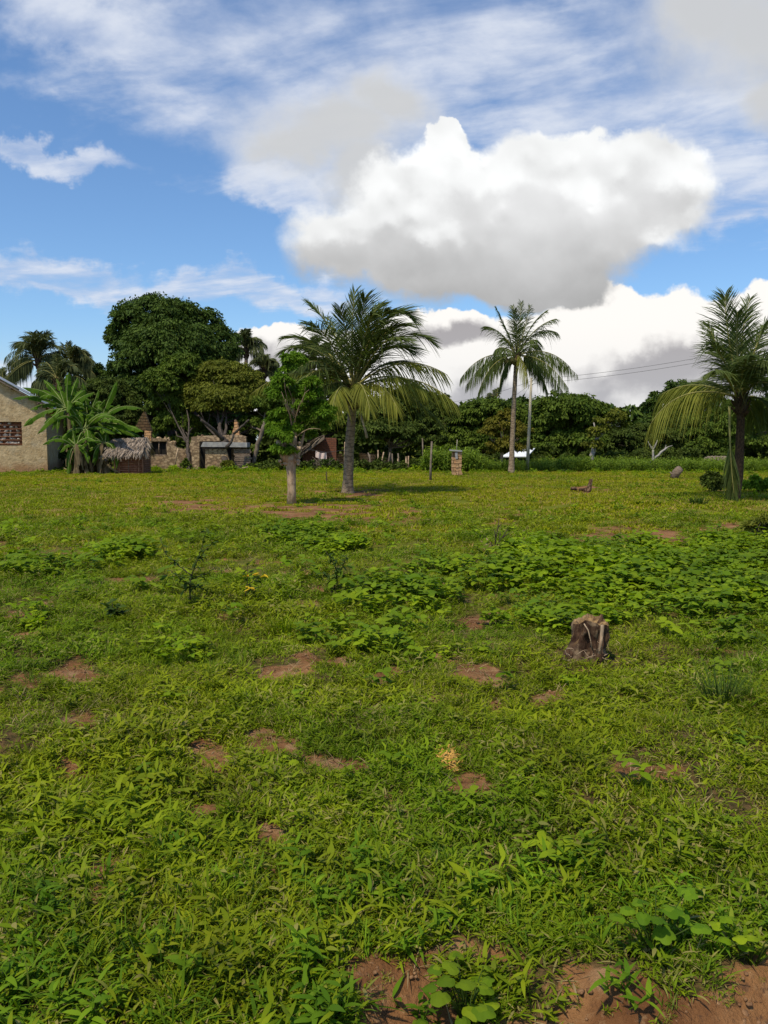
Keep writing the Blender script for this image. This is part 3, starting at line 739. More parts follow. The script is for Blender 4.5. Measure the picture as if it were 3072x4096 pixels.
    scatter('soil_clods', 'clods', [('clod', 90 + i) for i in range(5)], M['clod'], p, rnd.uniform(.3, 1.3, len(p)) ** 2, 'crumbs and clods of reddish soil on the bare spots', rnd, .8)
    # maize row on the right
    n = 900; x = rnd.uniform(2.2, 22.5, n); y = rnd.uniform(40.3, 45, n)
    sc_ = rnd.uniform(.55, 1.0, n) * np.interp(x, [2, 4.6, 5.4, 8.2, 9, 14, 22], [1.35, 1.3, .7, .7, .85, .75, .7])
    P = np.stack([x, y, H(x, y)], -1)
    scatter('maize_rows', 'maize_plants', [('maize', 80 + i) for i in range(5)], M['maize'], P, sc_, 'young maize rows along the far right edge of the field', rnd, .15)
build_cover()

# ------------------------------------------------------------------ trees
def crown_mesh(mb, blobs, n, ll, lw, seed, clump=.28, droop=.5, m=0, inner=.25, k=3):
    if .19 < ll < .5: n = int(n * 2.3); ll *= .62; lw *= .62
    """blobs (centre, radii): leaves grow in clumps over each blob's surface"""
    rnd = np.random.default_rng(seed)
    vol = np.array([(r[0] * r[1] + r[0] * r[2] + r[1] * r[2]) for c, r in blobs]); vol = vol / vol.sum()
    allb = []; alln = []; tint = []
    for (c, r), w in zip(blobs, vol):
        c = np.asarray(c, float); r = np.asarray(r, float)
        nn = int(n * w); nc = max(8, int(nn / (45 if ll < .1 else 90)))
        u = unit(rnd.normal(size=(nc, 3))); u[:, 2] = np.where(u[:, 2] < -.35, -u[:, 2] * .5, u[:, 2]); u = unit(u)
        rad = np.where(rnd.random(nc) < inner, rnd.uniform(.35, .8, nc), rnd.uniform(.78, 1.05, nc))
        cc = c + u * r * rad[:, None]
        cs = rnd.uniform(.55, 1.15, nc) * clump * r.mean()
        ct = rnd.random(nc)
        idx = rnd.integers(0, nc, nn)
        v = unit(rnd.normal(size=(nn, 3))); v[:, 2] = np.where(v[:, 2] < -.2, -v[:, 2], v[:, 2])
        rr = rnd.random(nn) ** .4
        p = cc[idx] + v * (cs[idx] * rr)[:, None] * np.array([1, 1, .75])
        allb.append(p); alln.append(unit(v * .7 + u[idx] * .6)); tint.append(np.clip(ct[idx] * .55 + rnd.random(nn) * .45, 0, 1))
    p = np.vstack(allb); nv = np.vstack(alln); tt = np.concatenate(tint); N = len(p)
    d = unit(nv * .6 + rnd.normal(size=(N, 3)) * .45 + np.array([0, 0, -droop]))
    S = unit(np.cross(d, nv + rnd.normal(size=(N, 3)) * .5))
    L = ll * rnd.uniform(.6, 1.25, N); Wd = lw * rnd.uniform(.7, 1.2, N)
    q = np.linspace(0, 1, k)
    P = p[:, None, :] + d[:, None, :] * (L[:, None] * q)[..., None] + np.array([0, 0, -1.0]) * (L[:, None] * q ** 2 * .25)[..., None]
    prof = np.array([.15, 1, .08]) if k == 3 else np.interp(q, [0, .4, 1], [.2, 1, .05])
    mb.ribbons(P, Wd[:, None] * prof, S, tt, m)

def limb(mb, a, b, r0, r1, seed, bow=.12, k=7, sides=7, m=0):
    rnd = np.random.default_rng(seed); a = np.asarray(a, float); b = np.asarray(b, float)
    L = np.linalg.norm(b - a); t = np.linspace(0, 1, k)[:, None]
    off = rnd.normal(size=3) * bow * L
    P = a + (b - a) * t + off * (t * (1 - t)) * 1.6 + rnd.normal(size=(k, 3)) * L * .012 * np.sin(np.pi * t)
    mb.tube(P, np.linspace(r0, r1, k), sides, wob=.12, seed=seed)
    return P

def tree(name, label, cat, bpt, fork, blobs, n, ll, lw, mat, r0, seed, bark='bark', group=None, clump=.28, droop=.5, twigs=0, inner=.25, limbs=True, branches=None):
    t = thing(name, label, cat, bpt, group)
    tr = MB(); b = np.array(bpt) - [0, 0, .15]
    P = limb(tr, b, fork, r0, r0 * .7, seed, .06, 9, 10)
    rnd = np.random.default_rng(seed + 1)
    if limbs:
        for i, (c, r) in enumerate(blobs):
            c = np.asarray(c, float); r = np.asarray(r, float)
            Q = limb(tr, P[-1 - (i % 2)], c - [0, 0, r[2] * .2], r0 * .5, r0 * .14, seed + 10 + i, .15)
            for j in range(4 + twigs):
                e = c + unit(rnd.normal(size=3) * [1, 1, .8]) * r * rnd.uniform(.6, .92)
                limb(tr, Q[3 + j % 4], e, r0 * .17, r0 * .035, seed + 50 + i * 9 + j, .18, 6, 5)
    if branches:
        for i, (a_, b_, ra, rb) in enumerate(branches): limb(tr, a_, b_, ra, rb, seed + 200 + i, .12)
    tr.build('trunk', M[bark], t)
    cr = MB(); crown_mesh(cr, blobs, n, ll, lw, seed + 3, clump, droop, inner=inner)
    cr.build('crown', M[mat], t)
    return t

def B(px, py, rx, ry, Y, dy=0, ry_depth=None):
    c = at(px, py, Y + dy); k = Y / F
    return (c, (rx * k, (ry_depth if ry_depth else rx * .8) * k, ry * k))

# big mango
Y = 55
tree('mango_tree', 'huge dark green domed mango tree towering behind the ruined stone house', 'tree', baseY(700, Y), at(700, 1690, Y),
     [B(640, 1300, 170, 105, Y), B(780, 1340, 130, 110, Y, 1), B(530, 1330, 80, 110, Y, -1), B(870, 1420, 90, 110, Y), B(690, 1430, 190, 130, Y, -2), B(560, 1500, 110, 130, Y, -1),
      B(480, 1370, 58, 75, Y, 0), B(470, 1560, 70, 90, Y), B(820, 1520, 120, 100, Y, -1), B(640, 1600, 170, 120, Y, -1), B(460, 1650, 70, 90, Y, 1), B(900, 1600, 110, 110, Y, 1), B(930, 1700, 90, 90, Y, 1), B(800, 1700, 120, 100, Y, 1)], 56000, .36, .085, 'mango', .55, 100, 'bark_dark', clump=.26, inner=.3)
Y = 42.8
tree('mango_tree', 'mid green mango tree with dense low foliage between the dome tree and round tree', 'tree', baseY(755, Y), at(752, 1760, Y + 1.5),
     [B(740, 1480, 90, 62, Y, 4.0), B(640, 1540, 75, 65, Y, 3.0), B(690, 1600, 100, 90, Y, 4.0), B(760, 1580, 110, 100, Y, 5.0), B(720, 1700, 95, 80, Y, 4.0), B(668, 1690, 45, 55, Y, 4.0), B(780, 1700, 60, 60, Y, 4.0)], 32000, .27, .07, 'mango_mid', .11, 120, 'bark_dark', clump=.3)
Y = 42.5
tree('spreading_tree', 'broad olive green round tree with twisted grey branches beside the ruined house', 'tree', baseY(910, Y), at(895, 1755, Y + 1.5),
     [B(830, 1590, 100, 90, Y, 4.0), B(950, 1540, 105, 80, Y, 4.0), B(880, 1500, 90, 55, Y, 4.0), B(1010, 1600, 80, 90, Y, 4.0), B(900, 1620, 120, 70, Y, 3.0), B(770, 1620, 60, 70, Y, 4.0), B(1040, 1680, 45, 40, Y, 3.5)], 36000, .22, .075, 'olive', .20, 140, 'bark_dark', clump=.34, twigs=4, inner=.4,
     branches=[(at(893, 1760, Y), at(805, 1680, Y - 1), .12, .07), (at(905, 1790, Y), at(935, 1735, Y), .1, .05), (at(935, 1735, Y), at(995, 1680, Y - .5), .07, .05)])
Y = 44
t_ = tree('leaning_tree', 'slim leaning tree with pale lower trunk right of the plank fence', 'tree', baseY(1008, Y), at(1055, 1700, Y),
     [B(1060, 1630, 70, 70, Y, 1), B(1000, 1700, 50, 40, Y, 1), B(1090, 1720, 60, 50, Y, 1)], 5000, .22, .07, 'mango_mid', .14, 160, 'bark')
# left background greenery behind the bananas
Y = 50
tree('bushy_tree', 'soft green bushy tree between the banana plants and the dome tree', 'tree', baseY(400, Y), at(410, 1700, Y),
     [B(430, 1570, 85, 60, Y), B(350, 1620, 90, 70, Y), B(480, 1640, 80, 90, Y), B(400, 1700, 110, 80, Y), B(530, 1680, 60, 80, Y)], 12000, .26, .06, 'bushleaf', .15, 180)
Y = 62
tree('dark_tree', 'small dark tree between the left palms and the dome tree', 'tree', baseY(360, Y), at(360, 1700, Y),
     [B(350, 1500, 55, 60, Y), B(300, 1580, 80, 60, Y), B(400, 1560, 60, 80, Y)], 8000, .34, .09, 'mango', .2, 190)
# centre: behind palm and pruned tree
Y = 47
tree('bushy_tree', 'dark shady tree behind the pruned tree and the big palm', 'tree', baseY(1240, Y), at(1240, 1740, Y),
     [B(1180, 1560, 100, 70, Y, 2), B(1290, 1600, 110, 90, Y), B(1150, 1660, 110, 80, Y, 1), B(1310, 1700, 120, 70, Y), B(1220, 1520, 70, 60, Y, 3), B(1420, 1640, 90, 100, Y, 1)], 20000, .28, .075, 'mango_mid', .18, 210, 'bark_dark')
Y = 46
tree('bushy_tree', 'olive green thicket tree right of the big palm trunk', 'tree', baseY(1560, Y), at(1560, 1790, Y),
     [B(1500, 1680, 110, 80, Y), B(1610, 1650, 110, 80, Y, .5), B(1560, 1740, 120, 60, Y, -1), B(1720, 1640, 80, 75, Y, .5), B(1700, 1730, 80, 70, Y), B(1640, 1590, 70, 50, Y, 1), B(1780, 1660, 50, 60, Y)], 22000, .24, .07, 'bushleaf', .13, 230, 'bark')
Y = 52
tree('mango_tree', 'dark green mango tree left of the tall slender palm', 'tree', baseY(1900, Y), at(1900, 1790, Y),
     [B(1870, 1700, 85, 80, Y), B(1960, 1670, 110, 70, Y), B(2060, 1690, 90, 80, Y, 1), B(1840, 1770, 80, 70, Y), B(1960, 1770, 120, 70, Y), B(2070, 1790, 80, 70, Y)], 22000, .32, .085, 'mango_mid', .22, 250, 'bark_dark')
Y = 50
tree('mango_tree', 'wide dark green mango tree right of the wooden utility pole', 'tree', baseY(2250, Y), at(2250, 1790, Y),
     [B(2250, 1660, 130, 85, Y), B(2180, 1700, 80, 80, Y), B(2340, 1680, 90, 80, Y), B(2390, 1740, 60, 60, Y), B(2200, 1790, 110, 70, Y), B(2320, 1790, 120, 75, Y), B(2300, 1620, 60, 40, Y)], 28000, .32, .085, 'mango_mid', .3, 270, 'bark_dark')
Y = 43
tree('cashew_tree', 'yellowish olive tree standing close behind the tall slender palm trunk', 'tree', baseY(2000, Y), at(2010, 1780, Y),
     [B(2000, 1700, 55, 40, Y), B(1960, 1740, 45, 45, Y), B(2070, 1740, 50, 50, Y), B(2020, 1790, 70, 40, Y), B(2090, 1790, 35, 35, Y), B(1975, 1800, 40, 30, Y), B(2030, 1670, 35, 30, Y)], 5200, .20, .075, 'yellowleaf', .10, 290, 'bark_pale', clump=.4, inner=.4)
Y = 44.5
tree('bare_limbed_tree', 'pale trunked tree with sparse leaves at the right mango edge', 'tree', baseY(2352, Y), at(2385, 1760, Y),
     [B(2460, 1670, 42, 30, Y), B(2420, 1690, 40, 35, Y), B(2370, 1790, 40, 30, Y), B(2400, 1730, 45, 35, Y), B(2480, 1700, 25, 20, Y)], 2400, .22, .08, 'olive', .15, 310, 'branch_grey', clump=.4, twigs=3,
     branches=[(at(2385, 1760, Y), at(2375, 1690, Y), .08, .03), (at(2385, 1760, Y), at(2425, 1710, Y), .08, .04)])
Y = 49
tree('dark_thicket_tree', 'low very dark thicket tree behind the mossy grey branches', 'tree', baseY(2600, Y), at(2600, 1820, Y),
     [B(2520, 1770, 90, 60, Y), B(2620, 1760, 110, 60, Y), B(2720, 1750, 110, 70, Y), B(2560, 1830, 130, 50, Y), B(2700, 1820, 130, 60, Y), B(2480, 1745, 40, 30, Y), B(2580, 1715, 36, 22, Y)], 17000, .24, .06, 'bushleaf', .2, 330, 'bark_dark', twigs=2)
Y = 60
tree('far_tree', 'dark crown of a farther tree rising behind the right palm', 'tree', baseY(2680, Y), at(2680, 1740, Y),
     [B(2640, 1620, 60, 50, Y), B(2720, 1590, 90, 60, Y), B(2800, 1620, 90, 70, Y), B(2700, 1690, 120, 60, Y)], 12000, .34, .09, 'mango', .25, 350, 'bark_dark')
Y = 48
tree('dark_thicket_tree', 'dark thicket tree behind the trunk of the right palm', 'tree', baseY(2900, Y), at(2900, 1790, Y),
     [B(2860, 1720, 110, 80, Y), B(2980, 1680, 110, 90, Y), B(2830, 1800, 110, 60, Y), B(2960, 1780, 110, 60, Y), B(3120, 1700, 80, 90, Y), B(3110, 1560, 90, 80, Y, 3), B(2800, 1660, 40, 30, Y), B(2760, 1740, 60, 30, Y)], 18000, .26, .06, 'mango_mid', .25, 370, 'bark_dark')
# trees just outside the frame on both sides keep the edge of the village closed
tree('mango_tree', 'dark mango tree at the extreme right edge beyond the palm', 'tree', baseY(3330, 50), at(3330, 1760, 50),
     [B(3280, 1640, 150, 120, 50), B(3400, 1600, 150, 120, 50), B(3260, 1760, 150, 90, 50)], 12000, .34, .09, 'mango', .3, 380, 'bark_dark')

# mossy dead branches and the pale log left of the right palm
t_ = thing('dead_branch', 'grey forked dead branch sticking up before the dark right thicket', 'branch', baseY(2610, 43))
mb = MB(); Y = 43
for i, (a_, b_, c_, d_, r1, r2) in enumerate([(2612, 1875, 2612, 1800, .07, .05), (2612, 1800, 2596, 1775, .05, .03), (2596, 1775, 2592, 1765, .03, .02), (2612, 1800, 2630, 1760, .045, .02), (2606, 1790, 2622, 1778, .03, .015)]):
    limb(mb, at(a_, b_, Y), at(c_, d_, Y), r1, r2, 400 + i, .05)
mb.build('limbs', M['branch_grey'], t_)
t_ = thing('fallen_branch', 'slanting grey bare branch beside the forked dead branch', 'branch', baseY(2625, 42.5))
mb = MB(); Y = 42.5
for i, (a_, b_, c_, d_, r1, r2) in enumerate([(2600, 1850, 2668, 1790, .07, .05), (2668, 1790, 2690, 1782, .03, .015), (2660, 1796, 2664, 1780, .03, .015), (2570, 1868, 2602, 1848, .06, .07)]):
    limb(mb, at(a_, b_, Y), at(c_, d_, Y), r1, r2, 410 + i, .04)
mb.build('limbs', M['branch_grey'], t_)

# distant wood closing the horizon
def far_wood():
    mb = MB(); rnd = np.random.default_rng(77); bl = []
    for i in range(95):
        Yd = rnd.uniform(75, 110); px = -900 + i * 52 + rnd.uniform(-20, 20)
        top = rnd.uniform(4.6, 6.2); x = (px - 1536) / F * Yd
        bl.append((np.array([x, Yd, top * .45]), (rnd.uniform(2, 3.4), 2.5, top * .55)))
    crown_mesh(mb, bl, 40000, .75, .24, 78, .3)
    o = mb.build('distant_wood', M['mango']); tag(o, 'distant dark wood behind the village', kind='stuff')
far_wood()
def undergrowth():
    mb = MB(); rnd = np.random.default_rng(91); bl = []
    for i in range(95):
        Yd = rnd.uniform(45.5, 49); x = -24 + i * .53 + rnd.uniform(-.3, .3)
        if -15.5 < x < -7.2: Yd += 4.5
        hgt = rnd.uniform(.5, 1.3)
        bl.append((np.array([x, Yd, hgt * .4]), (rnd.uniform(.5, .9), .8, hgt * .6)))
    crown_mesh(mb, bl, 45000, .17, .055, 92, .35, droop=.1); bl = []
    for i in range(70):
        Yd = rnd.uniform(52, 58); x = -32 + i * .95; hh = rnd.uniform(1.6, 2.6)
        bl.append((np.array([x, Yd, hh * .45]), (rnd.uniform(.9, 1.3), .9, hh * .6)))
    crown_mesh(mb, bl, 34000, .52, .16, 93, .35, droop=.1); bl = []
    for i in range(26):
        x = rnd.uniform(-7, 3.5); Yd = rnd.uniform(42, 43.5); h_ = rnd.uniform(.2, .45)
        bl.append((np.array([x, Yd, h_ * .3]), (rnd.uniform(.4, .8), .5, h_)))
    crown_mesh(mb, bl, 9000, .17, .055, 94, .35, droop=.1)
    o = mb.build('undergrowth', M['bushleaf']); tag(o, 'tangled dark undergrowth at the foot of the trees', kind='stuff')
undergrowth()

# ------------------------------------------------------------------ palms
def frond(mb, P0, P1, P2, ll, nl, wd, rnd, droop=.45, wind=(0, 0, 0), hang=0.0, mleaf=0, mrib=1, rr=.028, spread=.5, s0=.16, k=5, tintb=.5, ns=18):
    P0, P1, P2 = (np.asarray(v, float) for v in (P0, P1, P2))
    def bz(t):
        t = np.asarray(t)[:, None]; return P0 * (1 - t) ** 2 + 2 * P1 * t * (1 - t) + P2 * t * t
    def tg(t):
        t = np.asarray(t)[:, None]; return unit(2 * (1 - t) * (P1 - P0) + 2 * t * (P2 - P1))
    ts = np.linspace(0, 1, ns); R_ = bz(ts)
    mb.tube(R_, rr * (1.15 - ts * .95), 5, .5, mrib)
    for sgn in (-1, 1):
        s = np.clip(np.linspace(s0, .995, nl) + rnd.normal(size=nl) * .004, 0, 1)
        b = bz(s); T = tg(s)
        hor = np.cross(T, [0, 0, 1.0]); bad = np.linalg.norm(hor, axis=1) < .3
        ref = np.cross(unit(P2 - P0), [0.3, 1, .2]); hor[bad] = ref
        S = unit(hor) * sgn; N = unit(np.cross(S * sgn, T)); N = N * np.sign(N[:, 2:3] + 1e-6)
        stp = abs(float(unit(P2 - P0)[2])); fwd = np.interp(s, [s0, .5, 1], [.35 + .9 * stp, .75 + .7 * stp, 2.4]) + rnd.normal(size=nl) * .08
        d = unit(S * spread * 2 + T * fwd[:, None] + N * rnd.uniform(-.05, .35, nl)[:, None])
        d = unit(d * (1 - hang) + np.array([0, 0, -1.0]) * hang)
        L = ll * np.interp(s, [s0, .3, .55, .8, 1], [.6, 1, 1, .8, .38]) * rnd.uniform(.82, 1.1, nl)
        q = np.linspace(0, 1, k)
        dr = droop * rnd.uniform(.6, 1.4, nl)
        P = b[:, None, :] + d[:, None, :] * (L[:, None] * q)[..., None] + np.array([0, 0, -1.0]) * (L[:, None] * dr[:, None] * q ** (1.8 if k > 3 else 1.5))[..., None] + np.array(wind) * (L[:, None] * q ** 2)[..., None]
        prof = np.interp(q, [0, .2, .7, 1], [.55, 1, .8, .06])
        P[:, :, 2] -= (rnd.random(nl) < .08)[:, None] * L[:, None] * q ** 2 * .6; Sd = unit(np.cross(np.cross(d, T), d) + rnd.normal(size=(nl, 3)) * .5)
        mb.ribbons(P, wd * prof[None, :] * np.ones((nl, 1)), Sd, np.clip(tintb + rnd.normal(size=nl) * .18, 0, 1), mleaf)

def palm(name, label, bpt, Y, crown_px, fronds, ll, nl, wd, r0, seed, trunk_pts=None, mats=('frond', 'frond_y'), rr=.028, wind=(0, 0, 0), group=None, fibre=True, frondparts=True, droop=.45, trunkmat='palm_trunk', hang=.12):
    """fronds: (tip px, tip py, control px, control py, depth offset, yellow, [len scale])"""
    rnd = np.random.default_rng(seed)
    t = thing(name, label, 'palm tree', bpt, group)
    C = at(*crown_px, Y)
    tp = [np.array(bpt) - [0, 0, .1]] + [at(a_, b_, Y) for a_, b_ in (trunk_pts or [])] + [C]
    tp = np.array(tp)
    # smooth the trunk line
    L = np.r_[0, np.cumsum(np.linalg.norm(np.diff(tp, axis=0), axis=1))]; ss = np.linspace(0, L[-1], 60)
    tpp = np.stack([np.interp(ss, L, tp[:, i]) for i in range(3)], -1)
    for _ in range(6): tpp[1:-1] = (tpp[:-2] + tpp[1:-1] * 2 + tpp[2:]) / 4
    rad = r0 * np.interp(np.linspace(0, 1, 60), [0, .07, .2, .9, 1], [1.55, 1.2, 1.0, .82, .8]); rad = rad * (1 + .05 * (np.arange(60) % 2))
    m_ = MB(); m_.tube(tpp, rad, 12, wob=.05, seed=seed); m_.build('trunk', M[trunkmat], t)
    if fibre:
        m_ = MB()
        for i in range(26):
            a_ = rnd.random() * 6.283; h_ = rnd.uniform(-.55, .15) * r0 * 7
            p0 = C + np.array([math.cos(a_) * r0 * .7, math.sin(a_) * r0 * .7, h_])
            p1 = p0 + np.array([math.cos(a_) * r0 * 1.5, math.sin(a_) * r0 * 1.5, r0 * rnd.uniform(1.2, 3.2)])
            m_.tube([p0, (p0 + p1) / 2 + [0, 0, -.02], p1], [r0 * .33, r0 * .26, r0 * .1], 5, rnd.random())
        m_.blob(C - [0, 0, r0 * 1.4], (r0 * 1.35, r0 * 1.35, r0 * 3.0), seed)
        m_.build('fibre_sheath', M['fibre'], t)
    allm = MB()
    for i, f in enumerate(fronds):
        tx, ty, cx, cy, dy, yel = f[:6]; sc_ = f[6] if len(f) > 6 else 1
        mb = MB() if frondparts else allm
        P2 = at(tx, ty, Y + dy); P1 = at(cx, cy, Y + dy * .55)
        frond(mb, C + rnd.normal(size=3) * r0 * .3, P1, P2, ll * sc_ * (.85 if yel else 1) * rnd.uniform(.85, 1.08), int(nl * (.72 if yel else rnd.uniform(.8, 1))), wd, rnd, droop=droop * (2.1 if yel else .8) * rnd.uniform(.8, 1.2), wind=wind, rr=rr, tintb=rnd.uniform(.25, .7), hang=.30 if yel else hang * max(0, 1.2 - 1.3 * float(unit(P2 - C)[2])))
        if frondparts:
            o = mb.build('frond', [M[mats[1 if yel else 0]], M['rachis']], t)
            if yel: o['label'] = 'yellowish drooping frond'
    if not frondparts: allm.build('crown', [M[mats[0]], M['rachis']], t)
    return t

# palm in the middle
b_ = base(1390, 1974); YA = b_[1]
FA = [(1420, 1165, 1400, 1330, 0, 0), (1232, 1205, 1360, 1320, 1, 0), (1520, 1215, 1460, 1290, 1.2, 0), (1640, 1268, 1530, 1180, .2, 0), (1722, 1362, 1590, 1260, -.6, 0),
      (1560, 1240, 1500, 1260, -1.5, 0), (1145, 1345, 1290, 1340, -.3, 0), (1130, 1405, 1260, 1330, .8, 0), (1240, 1290, 1330, 1330, -1.8, 0), (1310, 1270, 1370, 1340, 2.2, 0),
      (1790, 1500, 1600, 1380, .4, 1), (1828, 1620, 1640, 1440, -.9, 1), (1190, 1560, 1270, 1400, -1.0, 0, .9), (1200, 1470, 1290, 1390, -1.6, 0), (1000, 1580, 1200, 1410, .3, 1, .55),
      (1680, 1480, 1560, 1380, 1.6, 0), (1460, 1190, 1440, 1300, -1.0, 0), (1600, 1350, 1520, 1330, -2.0, 0), (1360, 1230, 1390, 1330, -1.4, 0),
      (1330, 1640, 1350, 1490, -2.2, 1, .9), (1480, 1640, 1450, 1490, -2.2, 1, .9), (1770, 1700, 1600, 1500, .3, 0, .9), (1590, 1640, 1540, 1490, -1.6, 1, .9), (1260, 1610, 1330, 1480, -.8, 0, .8), (1700, 1560, 1580, 1450, -1.4, 1), (1540, 1330, 1480, 1320, .5, 0), (1640, 1400, 1540, 1330, .9, 0),
      (1490, 1260, 1450, 1340, -1.6, 0), (1620, 1300, 1520, 1290, -1.0, 0), (1240, 1400, 1320, 1370, 1.4, 0), (1180, 1470, 1280, 1370, .2, 0)]
tA = palm('coconut_palm', 'big coconut palm with leaning ringed trunk in the middle of the field', b_, YA, (1413, 1560), FA, .92, 88, .0145, .14, 500, [(1397, 1800), (1408, 1650)], wind=(.12, 0, .03), rr=.03, droop=.34)
mb = MB(); mb.tube([at(1440, 1655, YA - .3), at(1455, 1700, YA - .5), at(1468, 1752, YA - .6)], [.035, .03, .04], 5); o_ = mb.build('dead_stalk', M['rachis_dry'], tA); o_['label'] = 'bare dry frond stalk hanging from the crown'

# tall palm
b_ = base(2045, 1893); YB = b_[1]
FB = [(1985, 1232, 2030, 1330, 0, 0), (1940, 1305, 2010, 1310, -.4, 0), (1842, 1515, 1930, 1385, 0, 0), (1862, 1545, 1960, 1395, .8, 0), (1912, 1575, 1960, 1425, -.5, 0), (1996, 1560, 2010, 1440, -1.0, 0, .9),
      (2180, 1248, 2120, 1290, 0, 0), (2228, 1330, 2140, 1290, .4, 0), (2222, 1275, 2130, 1300, .8, 0), (2282, 1470, 2190, 1370, 0, 0), (2275, 1555, 2180, 1410, -.4, 0), (2192, 1572, 2150, 1420, .2, 0),
      (2250, 1565, 2150, 1400, .9, 0), (2085, 1210, 2080, 1330, .3, 0), (2120, 1225, 2100, 1320, -.4, 0), (2050, 1225, 2060, 1330, .6, 0), (2150, 1360, 2110, 1350, -1.3, 0), (2110, 1530, 2090, 1410, -1.1, 1, .8),
      (1980, 1400, 2020, 1370, -1.2, 0, .8), (2060, 1240, 2070, 1320, -1.1, 0), (2160, 1390, 2130, 1360, 1.5, 0, .9), (2015, 1350, 2030, 1350, 1.6, 0, .9), (2310, 1500, 2180, 1380, .6, 0)]
tB = palm('coconut_palm', 'tall slender coconut palm with thin dark trunk in front of the right mangoes', b_, YB, (2066, 1425), FB, .70, 68, .0155, .12, 520, [(2048, 1800), (2056, 1600)], mats=('frond', 'frond_y'), wind=(-.04, 0, 0), droop=.55, hang=.42)
mb = MB(); rnd = np.random.default_rng(3)
for i in range(9): mb.blob(at(2040 + rnd.uniform(-16, 22), 1445 + rnd.uniform(-12, 22), YB - .3 + rnd.uniform(-.2, .3)), .11, i, seg=7, ring=6, wob=.1)
mb.build('coconuts', M['coconut'], tB)

# palm at the right edge
b_ = base(2935, 2004); YC = b_[1]
FC = [(2900, 1180, 2900, 1330, 0, 0, 1.0), (3000, 1195, 2950, 1350, .8, 0, 1.0), (3110, 1230, 3010, 1350, -.2, 0), (2850, 1370, 2880, 1400, -1.1, 0), (2830, 1300, 2880, 1400, .9, 0, .9), (2600, 1700, 2720, 1500, 0, 1, 1.0),
      (2640, 1580, 2790, 1490, .9, 1, 1.0), (2780, 1540, 2850, 1490, 1.5, 0, .9), (3150, 1450, 3040, 1400, -.8, 0), (3180, 1620, 3040, 1450, -1.2, 0), (3120, 1480, 3010, 1370, -1.7, 0), (3120, 1750, 3050, 1530, .3, 0),
      (3060, 1300, 2990, 1380, 1.2, 0), (2950, 1250, 2940, 1370, -.9, 0), (3000, 1420, 2970, 1430, -1.8, 0, .9), (2860, 1480, 2900, 1470, -1.8, 0, .8), (3060, 1480, 3000, 1430, -1.4, 0), (3020, 1700, 2990, 1560, 1.3, 0, .9), (3200, 1330, 3070, 1370, .5, 0), (2880, 1560, 2920, 1520, 1.8, 0, .8), (2940, 1340, 2930, 1440, 1.6, 0)]
tC = palm('coconut_palm', 'young coconut palm with a rough trunk at the right edge of the field', b_, YC, (2965, 1600), FC, 1.0, 92, .0130, .11, 540, [(2955, 1900), (2962, 1700)], wind=(-.02, 0, 0), droop=.42, trunkmat='fibre')
mb = MB(); rnd = np.random.default_rng(8)
frond(mb, at(2918, 1625, YC - .8), at(2915, 1800, YC - 1.0), at(2938, 1990, YC - .9), .55, 60, .014, rnd, droop=.5, spread=.28, s0=.45, rr=.03)
o_ = mb.build('frond', [M['frond'], M['rachis']], tC); o_['label'] = 'broken frond hanging straight down to the ground'

def auto_palm(name, label, px, py, Y, size, seed, n=20, base_px=None, lean=0, ll=.20):
    """a palm whose fronds fan out evenly; size is the frond length in photo pixels"""
    rnd = np.random.default_rng(seed); fr = []
    for i in range(n):
        a_ = rnd.uniform(-30, 210) if i > n * .35 else rnd.uniform(45, 135)
        L = size * rnd.uniform(.75, 1.05); ca, sa = math.cos(R(a_)), math.sin(R(a_))
        dep = rnd.uniform(-1, 1) * size * .5 * Y / F
        tx, ty = px + ca * L * .95 + lean * L * .2, py - sa * L * .8 + abs(ca) * L * .35
        fr.append((tx, ty, px + ca * L * .55, py - sa * L * .65 - L * .2 * abs(ca), dep, 0))
    k = Y / F
    return palm(name, label, baseY(base_px or px, Y), Y, (px, py), fr, size * ll * 1.75 * k, 34, .030, .16, seed, mats=('frond_far', 'frond_far'), frondparts=False, droop=.5, rr=.035, hang=.5)
auto_palm('coconut_palm', 'largest of the distant palms above the mud house roof', 150, 1440, 58, 150, 600, 38, 200)
auto_palm('coconut_palm', 'second distant palm just right of the largest left palm', 280, 1460, 60, 125, 610, 34, 290)
auto_palm('coconut_palm', 'shaggy lower distant palm between the left palm pair and bananas', 230, 1530, 56, 140, 615, 32, 240)
auto_palm('coconut_palm', 'distant palm peeping over the tin roof at the left edge', 10, 1530, 66, 75, 620, 16)
auto_palm('coconut_palm', 'hazy palm at the right shoulder of the dome tree', 985, 1400, 62, 105, 630, 28)
auto_palm('coconut_palm', 'lower distant palm right of the round olive tree', 1055, 1480, 58, 90, 640, 26)
auto_palm('coconut_palm', 'palm half hidden behind the left fronds of the big palm', 1250, 1440, 48.5, 125, 650, 26)
auto_palm('coconut_palm', 'tiny far palm just left of the tall palm trunk', 1985, 1600, 75, 62, 660, 14, lean=.5)
auto_palm('coconut_palm', 'faint far palm top behind the right mango tree', 2360, 1625, 75, 38, 670, 10)

